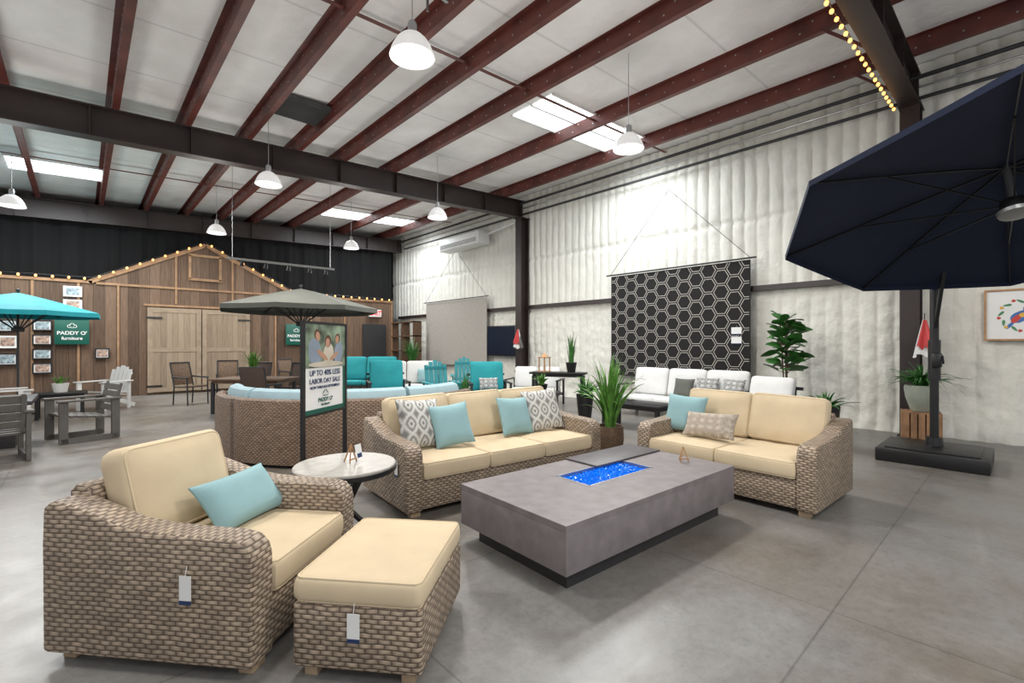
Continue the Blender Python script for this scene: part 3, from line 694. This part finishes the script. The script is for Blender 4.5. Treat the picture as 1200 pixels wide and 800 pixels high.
b=MB(); b.lathe([(0,-.47),(.10,-.47),(.13,-.49),(.12,-.52),(0,-.53)],24); b.tube((0,0,-.45),(0,0,.02),.03)
part(o,'hub_light',b.mesh('hub',mSTEEL),hub+Vector((0,0,.25)),eu)
# ------------------------------------------------------------ plants
def blades(n,h,spread,w,mat,droop=.5,seed=1,z0=0,wig=.0):
    random.seed(seed); b=MB(); S=9
    for k in range(n):
        a=random.uniform(0,6.283); c,s=math.cos(a),math.sin(a); H=h*random.uniform(.5,1); O=spread*random.uniform(.1,1); ww=w*random.uniform(.6,1.15); r0=random.uniform(0,.06)
        tx,ty=-s,c; prev=None; tw=random.uniform(-1,1); cu=random.uniform(-1,1)*wig; dr=droop*random.uniform(.6,1.5)
        for i in range(S+1):
            f=i/S; rr=r0+O*f**1.6; zz_=z0+H*(f-dr*(O/spread)*f**3); wd=ww*(1-f**2.2)*(.5+f*.9 if f<.5 else .95)
            dz=math.sin(tw+f*wig*4)*wd/2; ox=tx*cu*f*f; oy=ty*cu*f*f
            L_=b.bm.verts.new((rr*c+ox+tx*wd/2,rr*s+oy+ty*wd/2,zz_+dz)); Q=b.bm.verts.new((rr*c+ox-tx*wd/2,rr*s+oy-ty*wd/2,zz_+.004-dz))
            if prev: b.bm.faces.new([prev[0],prev[1],Q,L_])
            prev=(L_,Q)
    return b.mesh('foliage',mat,'raw',80)
def leafy(n,h0,h1,rad,ls,mat,seed=2):
    random.seed(seed); b=MB(); b.mi=1
    for dx,dy in((0,0),(.05,.03),(-.04,.04)): b.tube((dx*.3,dy*.3,0),(dx*2,dy*2,h1*.92),.012,seg=8)
    b.mi=0
    for k in range(n):
        f=(k+.5)/n; z=h0+(h1-h0)*f; a=k*2.4; rr=rad*random.uniform(.3,1)*(1-.3*f)
        p=Vector((rr*math.cos(a)*.5,rr*math.sin(a)*.5,z)); dr=Vector((math.cos(a),math.sin(a),random.uniform(-.2,.9))).normalized(); sd=dr.cross(Vector((0,0,1))).normalized(); up=sd.cross(dr)
        sd=(sd*math.cos(.5*(k%3-1))+up*math.sin(.5*(k%3-1)))
        l=ls*random.uniform(.75,1.1); W2=l*.40; b.mi=1; b.tube((0,0,z-.05),p,.005,seg=5); b.mi=0
        ce=[]; le=[]; ri=[]
        for i in range(9):
            t_=i/8; ww=W2*max(.02,math.sin(math.pi*(t_**.8)))**.6
            q=p+dr*l*t_-up*(.15*l*t_*t_)
            ce.append(b.bm.verts.new(q)); le.append(b.bm.verts.new(q+sd*ww+up*.015)); ri.append(b.bm.verts.new(q-sd*ww+up*.015))
        for i in range(8):
            b.bm.faces.new([ce[i],ce[i+1],le[i+1],le[i]]); b.bm.faces.new([ce[i],ri[i],ri[i+1],ce[i+1]])
    return b.mesh('foliage',[mat,mPOTB],'raw',80)
POT={'basket':([(0,0),(.13,0),(.16,.05),(.19,.2),(.18,.32),(.165,.32),(.16,.28),(0,.28)],mPOTB),'vase':([(0,0),(.11,0),(.13,.03),(.19,.25),(.21,.42),(.2,.47),(.18,.47),(.17,.42),(0,.42)],mPOTG),'black':([(0,0),(.12,0),(.17,.3),(.155,.3),(.15,.26),(0,.26)],mBLACK),'white':([(0,0),(.10,0),(.13,.22),(.115,.22),(.11,.19),(0,.19)],mWHITEP)}
def plant(label,loc,pot,ps,fol,name='potted_plant'):
    o=thing(name,label,'plant',loc); pr,mt=POT[pot]; sxy,sz=ps
    b=MB(); b.lathe([(r*sxy,z*sz) for r,z in pr],28); part(o,'pot',b.mesh('pot',mt)); part(o,'foliage',fol,(0,0,pr[-1][1]*sz*.98)); return o
plant('tall leafy green plant in a woven basket between the sofas',(4.88,3.50,0),'basket',(.9,1.35),blades(120,1.12,.44,.046,mLEAF2,.42,3,0,.14))
plant('full broad-leaved fig plant beside the foam wall',(8.95,2.75,0),'black',(1,1),leafy(78,.72,1.66,.34,.25,mLEAF,5),'fig_plant')
plant('low fan palm in a black pot behind the loveseat',(7.6,1.85,0),'black',(1,2.0),blades(56,.36,.5,.05,mLEAF,.6,6),'potted_palm')
cr=thing('wooden_crate','slatted wooden crate used as a plant stand','crate',(8.92,1.0,0),10)
b=MB()
for s in(-1,1):
    for i in range(5):
        b.box((s*.21,-.17+i*.085,.24),(.015,.07,.48)); b.box((-.17+i*.085,s*.21,.24),(.07,.015,.48))
    for q in(-1,1): b.box((s*.19,q*.19,.24),(.03,.03,.47))
b.box((0,0,.465),(.42,.42,.02)); part(cr,'crate_slats',b.mesh('cr',mCRATE))
plant('arching spider plant in a sage ceramic vase on a crate',(8.92,1.0,.48),'vase',(.9,.8),blades(170,.46,.50,.036,mLEAF,.85,8,0,.1),'spider_plant')
# painting
o=thing('bird_painting','framed folk-style painting of a blue bird among leaves','painting',(9.84,.02,1.87),-90)
W_,H_=.74,.74
b=MB()
for s in(-1,1): b.box((s*(W_/2-.012),0,0),(.024,.04,H_)); b.box((0,0,s*(H_/2-.012)),(W_-.048,.04,.024))
part(o,'picture_frame',b.mesh('fr',mOAK))
cols=[mPRINTW,M('paint_blue',(.04,.15,.4),.6),M('paint_red',(.5,.05,.04),.6),M('paint_yellow',(.7,.4,.06),.6),M('paint_green',(.06,.22,.1),.6)]
b=MB(); b.mi=0; b.box((0,.005,0),(W_-.04,.01,H_-.04))
def blob(cx,cz,rx,rz_,ang,mi,y):
    b.mi=mi; P=[]
    for i in range(14):
        a=2*math.pi*i/14; x=rx*math.cos(a);z=rz_*math.sin(a)*(1-.3*math.cos(a)); P.append((cx+x*math.cos(ang)-z*math.sin(ang),y,cz+x*math.sin(ang)+z*math.cos(ang)))
    b.face(P)
blob(-.0,-.02,.12,.07,.7,1,-.003);blob(.07,.08,.05,.045,0,1,-.0035);blob(-.04,-.05,.08,.035,.9,2,-.004);blob(-.10,-.14,.08,.02,.9,1,-.003);blob(.03,.0,.05,.03,.4,3,-.0045);blob(.13,.08,.025,.008,-.2,3,-.003)
for k in range(9):
    a=2*math.pi*k/9+.2; blob(.2*math.cos(a),.2*math.sin(a)-.01,.045,.016,a+1,4,-.003); blob(.22*math.cos(a+.3),.22*math.sin(a+.3)-.01,.022,.02,0,2+(k%2),-.0034)
part(o,'painted_panel',b.mesh('pp',cols,'raw'))
# ------------------------------------------------------------ rugs on wall
def hang(o,w,h,apx):
    b=MB(); b.tube((-w/2-.12,-.03,h/2+.03),(w/2+.12,-.03,h/2+.03),.018,seg=8); part(o,'hanging_rod',b.mesh('rod',mDARK))
    b=MB(); b.tube((-w/2,-.03,h/2+.04),(apx[0],0,apx[1]),.006,seg=5); b.tube((w/2,-.03,h/2+.04),(apx[0],0,apx[1]),.006,seg=5); part(o,'hanging_wire',b.mesh('wr',mDARK))
def clip(P,w,h):
    for ax,lim,sg in((0,w,1),(0,-w,-1),(1,h,1),(1,-h,-1)):
        out=[]
        for i in range(len(P)):
            a,c=P[i-1],P[i]; ia=sg*a[ax]<=sg*lim; ic=sg*c[ax]<=sg*lim
            if ia!=ic:
                k=(lim-a[ax])/(c[ax]-a[ax]); out.append((a[0]+k*(c[0]-a[0]),a[1]+k*(c[1]-a[1])))
            if ic: out.append(c)
        P=out
        if len(P)<3: return None
    return P
rw,rh=3.28,2.42
o=thing('hanging_rug','black rug with ivory hexagon lattice hanging on the foam wall','rug',(9.68,5.26,1.90),-90)
b=MB(); b.mi=0; b.box((0,0,0),(rw,.012,rh)); b.mi=1
s=.178
def hexring(cx,cz,ro,ri):
    for i in range(6):
        a=R(60*i);c=R(60*(i+1))
        P=clip([(cx+ro*math.cos(a),cz+ro*math.sin(a)),(cx+ro*math.cos(c),cz+ro*math.sin(c)),(cx+ri*math.cos(c),cz+ri*math.sin(c)),(cx+ri*math.cos(a),cz+ri*math.sin(a))],rw/2-.02,rh/2-.02)
        if P: b.face([(x,-.009,z) for x,z in P])
nx=int(rw/(1.5*s))+3
for i in range(-nx//2,nx//2+1):
    for j in range(-6,7):
        cx=i*1.5*s; cz=(j+(.5 if i%2 else 0))*math.sqrt(3)*s
        hexring(cx,cz,s*.90,s*.825)
part(o,'rug_panel',b.mesh('rug',[mRUGK,mRUGW],'raw')); hang(o,rw,rh,(-.1,3.0))
tag(o,(1.38,-.022,1.72),0,'white price card pinned to the hexagon rug',.20,.13); tag(o,(1.38,-.022,1.53),0,'white price card pinned to the hexagon rug',.20,.13)
o=thing('hanging_rug','plain beige woven rug hanging on the foam wall','rug',(9.68,13.55,1.85),-90)
b=MB(); b.box((0,0,0),(3.6,.012,2.25)); part(o,'rug_panel',b.mesh('rug',mRUGB)); hang(o,3.6,2.25,(.1,2.9))
o=thing('wall_air_conditioner','white wall-mounted air conditioning unit high on the foam wall','air conditioner',(9.45,12.7,4.85),-90)
b=MB(); b.box((0,0,0),(2.2,.5,.42),bev=.05); part(o,'unit_body',b.mesh('u',mWHITEP)); b=MB()
for k in range(4): b.box((0,-.252,-.12+k*.035),(2.0,.01,.012))
part(o,'air_grille',b.mesh('g',mDUCT))
b=MB(); b.tube((1.1,.1,.1),(2.4,.15,.25),.03); part(o,'pipe',b.mesh('pp',mWHITEP))
o=thing('wall_television','dark flat television on the foam wall','television',(9.70,11.05,1.55),-90)
b=MB(); b.box((0,0,0),(1.35,.06,.95),bev=.01); part(o,'housing',b.mesh('h',mBLACK)); b=MB(); b.box((0,-.032,0),(1.28,.004,.88)); part(o,'screen',b.mesh('s',mSCREEN))
def cover(loc,label,rz):
    o=thing('folded_cover',label,'cloth cover',loc,rz)
    def lobes(r0,z0,r1,z1,ph0,ph1,nl=5):
        b=MB(); n=24; S=6; rows=[]
        for j in range(S+1):
            f=j/S; r=r0+(r1-r0)*f; z=z0+(z1-z0)*f
            rows.append([b.bm.verts.new(((r*(1+.22*math.sin(nl*(ph0+(ph1-ph0)*i/n)+f)))*math.cos(ph0+(ph1-ph0)*i/n),(r*(1+.22*math.sin(nl*(ph0+(ph1-ph0)*i/n)+f)))*math.sin(ph0+(ph1-ph0)*i/n),z+.03*math.sin(3*i/n*6)*f)) for i in range(n+1)])
        for A,B in zip(rows,rows[1:]):
            for i in range(n): b.bm.faces.new([A[i],A[i+1],B[i+1],B[i]])
        return b
    part(o,'cloth',lobes(.02,.56,.12,.02,0,6.28).mesh('c',mWHITE,'raw',60))
    part(o,'red_panel',lobes(.026,.56,.13,.14,2.6,4.3).mesh('c',mREDP,'raw',60))
    part(o,'grey_panel',lobes(.026,.50,.135,.03,4.35,5.6).mesh('c',mGREYW,'raw',60))
    b=MB(); b.tube((0,0,.54),(0,0,.66),.006); part(o,'hook',b.mesh('h',mBLACK))
cover((9.32,1.0,1.25),'white, grey and red folded fabric cover hanging by a column',0); cover((9.38,9.95,1.32),'white, grey and red folded fabric cover hanging by a column',0)
# ------------------------------------------------------------ generic seating
def deep(name,label,loc,rz,W,seats,fr,cu,hb=.92,cat='outdoor sofa',D=.82,group=None):
    o=thing(name,label,cat,loc,rz,group)
    b=MB(); b.box((0,0,.3),(.045,.045,.6)); lg=b.mesh('leg',fr)
    for x in(-W/2+.03,W/2-.03):
        for y in(-D/2+.04,D/2-.05): part(o,'leg',lg,(x,y,0))
    b=MB(); b.box((0,-D/2+.05,.25),(W-.04,.03,.07)); b.box((0,D/2-.08,.25),(W-.04,.03,.07)); b.box((0,0,.26),(W-.06,D-.1,.02)); part(o,'seat_frame',b.mesh('f',fr))
    nb=max(4,int(W/.14)); b=MB()
    for i in range(nb): b.box((-W/2+.08+(W-.16)*(i+.5)/nb,D/2-.05,.52),(.04,.02,.5),(R(-8),0,0))
    b.box((0,D/2-.02,.76),(W-.04,.03,.05)); part(o,'backrest',b.mesh('f',fr))
    am=MB(); am.box((0,0,0),(.07,D,.025),bev=.006); am=am.mesh('arm',fr)
    for s in(-1,1): part(o,'armrest',am,(s*(W/2-.03),0,.61))
    cw=(W-.14)/seats
    b=MB(); b.cushion(cw-.015,D-.16,.11,.025,.008,.035,7,.005); sm_=b.mesh('seat_cushion',cu,sm=60); b=MB(); b.cushion(cw-.035,hb-.42,.12,.04,.02,.05,7,0,.012); bm_=b.mesh('back_cushion',cu,sm=60)
    for i in range(seats):
        x=-W/2+.07+cw*(i+.5); part(o,'seat_cushion',sm_,(x,-.05,.34)); part(o,'back_cushion',bm_,(x,D/2-.17,.41+(hb-.42)/2),(R(77),0,R((i%3-1)*1.5)))
    return o
def adir(name,label,loc,rz,mat,h=.95,group=None):
    o=thing(name,label,'chair',loc,rz,group)
    b=MB()
    for i in range(6): b.box((0,-.24+i*.095,.40-i*.018),(.54,.082,.022),(R(-10),0,0))
    part(o,'seat',b.mesh('s',mat)); b=MB()
    for i in range(5):
        x=(-2+i)*.105; hh=(h-.35)*(1-.05*abs(i-2)**1.5); b.box((x,.30+.10*hh*1.2,.33+hh/2),(.09,.022,hh),(R(-14),0,R(0)))
    b.box((0,.36,.5),(.56,.03,.06)); b.box((0,.43,h-.2),(.5,.03,.06)); part(o,'backrest',b.mesh('b',mat))
    for s in(-1,1):
        b=MB(); b.box((s*.32,0,.615),(.11,.72,.026),bev=.006); part(o,'armrest',b.mesh('a',mat))
        b=MB(); b.box((s*.31,-.28,.30),(.035,.09,.60)); b.bar((s*.29,-.3,.36),(s*.29,.45,.05),.03,.09); b.box((s*.31,.30,.30),(.03,.07,.60)); part(o,'leg_frame',b.mesh('l',mat))
    return o
def boxchair(name,label,loc,rz,mat,group):
    o=thing(name,label,'chair',loc,rz,group)
    for s in(-1,1):
        b=MB(); x=s*.32
        b.box((x,-.30,.31),(.045,.10,.60)); b.box((x,.30,.31),(.045,.10,.60)); b.box((x,0,.04),(.045,.66,.08)); part(o,'side_frame',b.mesh('l',mat))
        b=MB(); b.box((x,0,.62),(.10,.74,.03),bev=.005); part(o,'armrest',b.mesh('a',mat))
    b=MB()
    for i in range(6): b.box((0,-.27+i*.095,.40-.012*i),(.60,.082,.025))
    part(o,'seat',b.mesh('s',mat)); b=MB()
    for i in range(4): b.box((0,.30+.02*i,.46+i*.105),(.60,.022,.09),(R(-12),0,0))
    for s in(-1,1): b.bar((s*.27,.28,.36),(s*.27,.39,.84),.04,.03)
    part(o,'backrest',b.mesh('b',mat)); return o
def dchair(label,loc,rz,fr,seatm,group='dining chairs'):
    o=thing('dining_chair',label,'chair',loc,rz,group); b=MB()
    for s in(-1,1):
        b.tube((s*.26,-.24,0),(s*.26,-.22,.64),.016); b.tube((s*.24,.25,0),(s*.24,.22,.45),.016); b.tube((s*.24,.22,.45),(s*.24,.36,1.0),.016); b.tube((s*.26,-.24,.64),(s*.25,.28,.66),.02); b.tube((s*.25,-.22,.43),(s*.24,.22,.42),.014)
    b.tube((-.24,.36,1.0),(.24,.36,1.0),.016); b.tube((-.25,-.22,.43),(.25,-.22,.43),.014)
    part(o,'chair_frame',b.mesh('f',fr)); b=MB(); b.box((0,0,.435),(.48,.46,.025),(R(-3),0,0),bev=.008); part(o,'seat',b.mesh('s',seatm)); b=MB(); b.box((0,.30,.73),(.47,.02,.54),(R(-15),0,0),bev=.008); part(o,'backrest',b.mesh('bk',seatm)); return o
def slabtable(name,label,loc,rz,L,W,H,top,leg,cat='table'):
    o=thing(name,label,cat,loc,rz); b=MB(); b.box((0,0,H-.02),(L,W,.04),bev=.006); b.box((0,0,H-.07),(L-.12,W-.12,.06)); part(o,'tabletop',b.mesh('t',top)); b=MB(); b.box((0,0,H/2-.04),(.06,.06,H-.08)); l=b.mesh('leg',leg)
    for x in(-L/2+.08,L/2-.08):
        for y in(-W/2+.08,W/2-.08): part(o,'leg',l,(x,y,0))
    return o
boxchair('slatted_armchair','grey slatted lumber armchair facing the fire pit table',(.02,9.72,0),-75,mGREYW,'grey slatted armchairs')
boxchair('slatted_armchair','grey slatted lumber armchair facing the fire pit table',(-.85,8.62,0),190,mGREYW,'grey slatted armchairs')
o=thing('fire_pit_table','dark grey square fire pit table','fire table',(-1.15,10.0,0),0); b=MB(); b.box((0,0,.63),(1.3,1.3,.06),bev=.01); part(o,'tabletop',b.mesh('t',mPLIN)); b=MB(); b.box((0,0,.3),(.95,.95,.60),bev=.01); part(o,'table_body',b.mesh('tb',mPLIN))
adir('adirondack_chair','white adirondack chair near the barn facade',(.38,13.9,0),-50,mWHITEP,.98,'white adirondack chairs')
adir('adirondack_chair','white adirondack chair near the barn facade',(-1.05,12.5,0),100,mWHITEP,.98,'white adirondack chairs')
slabtable('coffee_table','low black slatted coffee table',(-.3,12.9,0),0,.8,.6,.5,mBLACK,mBLACK)
plant('small leafy plant in a white pot on the black table',(-.3,12.9,.5),'white',(1,.8),blades(40,.22,.16,.03,mLEAF2,.3,12))
slabtable('dining_table','brown wooden dining table beside the umbrella',(2.75,11.15,0),-45,1.5,.9,.73,mWALN,mDARK)
plant('bushy green plant in a pot on the dining table',(2.72,11.2,.73),'black',(.8,.5),blades(90,.55,.24,.03,mLEAF2,.2,13))
for x,y,r in ((2.65,10.2,135),(3.0,12.3,-45),(3.7,11.6,-45)): dchair('brown sling dining chair with dark metal frame',(x,y,0),r,mDARK,mBSLING)
for x,y,r in ((1.95,13.6,30),(2.9,14.4,-10),(4.6,14.6,20),(5.3,15.3,-20)): dchair('tall dark brown chair near the barn door',(x,y,0),r,mDARK,mPOTB)
slabtable('dining_table','black dining table near the barn facade',(6.9,15.2,0),0,1.6,.9,.74,mBLACK,mBLACK)
for x,y,r in ((6.5,14.5,180),(7.3,14.5,180)): dchair('black dining chair at the black table',(x,y,0),r,mBLACK,mDARK)
ts=deep('outdoor_sofa','turquoise cushioned outdoor sofa near the barn wall',(6.1,13.0,0),-40,1.9,2,mDARK,mTEAL,1.08,group='turquoise seating')
throw(ts,.45,0,.62,.4,.38,mBW,'black and white print pillow on the turquoise sofa',68,5)
ow=deep('outdoor_sofa','white cushioned outdoor sofa with turquoise pillow',(6.3,11.0,0),-35,1.8,2,mDARK,mWHITE,1.0)
throw(ow,-.55,0,.62,.4,.38,mTEAL,'turquoise pillow on the white outdoor sofa',68,5); throw(ow,.5,0,.62,.4,.38,mSKY,'aqua pillow on the white outdoor sofa',68,-5)
adir('adirondack_chair','turquoise adirondack chair with dark legs',(5.75,8.5,0),-15,mTEALP,1.12,'turquoise adirondack chairs')
adir('adirondack_chair','turquoise adirondack chair with dark legs',(7.55,10.1,0),-35,mTEALP,1.12,'turquoise adirondack chairs')
oa=deep('outdoor_armchair','turquoise cushioned armchair beside the column',(6.6,7.95,0),-30,.9,1,mDARK,mTEAL,1.06,'armchair')
throw(oa,0,-.02,.58,.42,.28,mBW,'black and white lumbar pillow on the turquoise armchair',66,0,0,.12)
deep('outdoor_armchair','turquoise cushioned armchair beside the column',(5.1,9.7,0),-20,.9,1,mDARK,mTEAL,1.08,'armchair')
slabtable('end_table','small black end table between the outdoor seats',(6.35,9.3,0),-30,.5,.5,.5,mBLACK,mBLACK)
deep('outdoor_sofa','white cushioned outdoor loveseat near the column',(8.0,7.9,0),-60,1.3,2,mDARK,mWHITE,.90)
plant('upright snake plant in a white pot near the seating',(5.35,7.15,0),'white',(1.2,1.8),blades(26,.65,.15,.06,mLEAF,.05,21),'snake_plant')
slabtable('console_table','black console table holding plants and a lantern',(7.55,6.75,0),-60,1.2,.4,.85,mBLACK,mBLACK)
plant('tall snake plant in a black pot on the console',(7.68,6.5,.85),'black',(.7,.7),blades(22,.78,.10,.06,mLEAF,.05,22),'snake_plant')
o=thing('candle_lantern','wooden candle lantern on the console','lantern',(7.4,7.02,.85)); b=MB()
for s in(-1,1):
    for q in(-1,1): b.box((s*.08,q*.08,.15),(.02,.02,.3))
b.box((0,0,.01),(.2,.2,.02)); b.box((0,0,.31),(.2,.2,.02)); b.lathe([(.13,.32),(0,.42)],4); part(o,'lantern_frame',b.mesh('l',mOAK)); b=MB(); b.tube((0,0,.02),(0,0,.14),.03); part(o,'candle',b.mesh('c',mWHITEP))
ws=deep('outdoor_sofa','long white cushioned outdoor sofa beneath the hexagon rug',(8.6,4.5,0),-90,2.5,3,mDARK,mWHITE,.96)
throw(ws,.50,.02,.62,.42,.42,mBW,'black and white print pillow on the white sofa',70,5); throw(ws,.98,.0,.62,.42,.42,mBW,'black and white print pillow on the white sofa',70,-8); throw(ws,.05,.0,.60,.4,.38,mTAUPE,'grey pillow on the white sofa',70,0)
deep('outdoor_armchair','white cushioned armchair beside the fig plant',(7.85,2.75,0),-100,.85,1,mDARK,mWHITE,.93,'armchair')
slabtable('coffee_table','black rectangular outdoor coffee table before the white sofa',(7.05,4.5,0),-90,1.2,.6,.45,mBLACK,mBLACK)
slabtable('end_table','small black end table in front of the foam wall',(6.35,6.1,0),-60,.6,.6,.55,mBLACK,mBLACK)
plant('small green plant in a black pot on the end table',(6.35,6.1,.55),'black',(.7,.5),blades(40,.3,.2,.04,mLEAF2,.4,31))
plant('round leafy plant in a black pot',(7.2,5.75,0),'black',(1,1.6),blades(60,.5,.35,.05,mLEAF,.5,32))
o=thing('shelf_unit','dark wooden open shelving unit in the corner','shelf',(9.15,16.0,0),-90); b=MB()
for x in(-.85,0,.85): b.box((x,0,1.15),(.05,.35,2.3))
for z in(.1,.65,1.2,1.75,2.28): b.box((0,0,z),(1.75,.35,.04))
part(o,'shelf_frame',b.mesh('s',mWALN))
plant('tall bushy plant beside the shelving',(8.6,14.6,0),'basket',(1.2,2.2),blades(70,1.3,.45,.06,mLEAF,.2,33))
o=thing('track_light','suspended silver lighting bar with small spotlights','track light',(3.6,12.0,3.37)); b=MB(); b.tube((-1.2,0,0),(1.2,0,0),.03)
part(o,'rail',b.mesh('r',mSTEEL)); b=MB(); b.tube((-1.1,0,0),(-1.1,0,zc(2.5)-3.39),.005,seg=5); b.tube((1.1,0,0),(1.1,0,zc(4.7)-3.39),.005,seg=5); part(o,'hanging_wire',b.mesh('w',mSTEEL)); b=MB(); b.lathe([(0,0),(.03,0),(.045,-.12),(.03,-.12),(0,-.1)],14); sp=b.mesh('sp',mBLACK)
for x in(-.9,-.4,.1,.6,1.0): part(o,'spotlight',sp,(x,0,-.03),(R(25),0,0))
# ------------------------------------------------------------ world & look
w=bpy.data.worlds.new('world'); SC.world=w; w.use_nodes=True
bg=w.node_tree.nodes['Background']; bg.inputs[0].default_value=(.98,.985,1,1); bg.inputs[1].default_value=.85
SC.view_settings.view_transform='Standard'; SC.view_settings.exposure=0
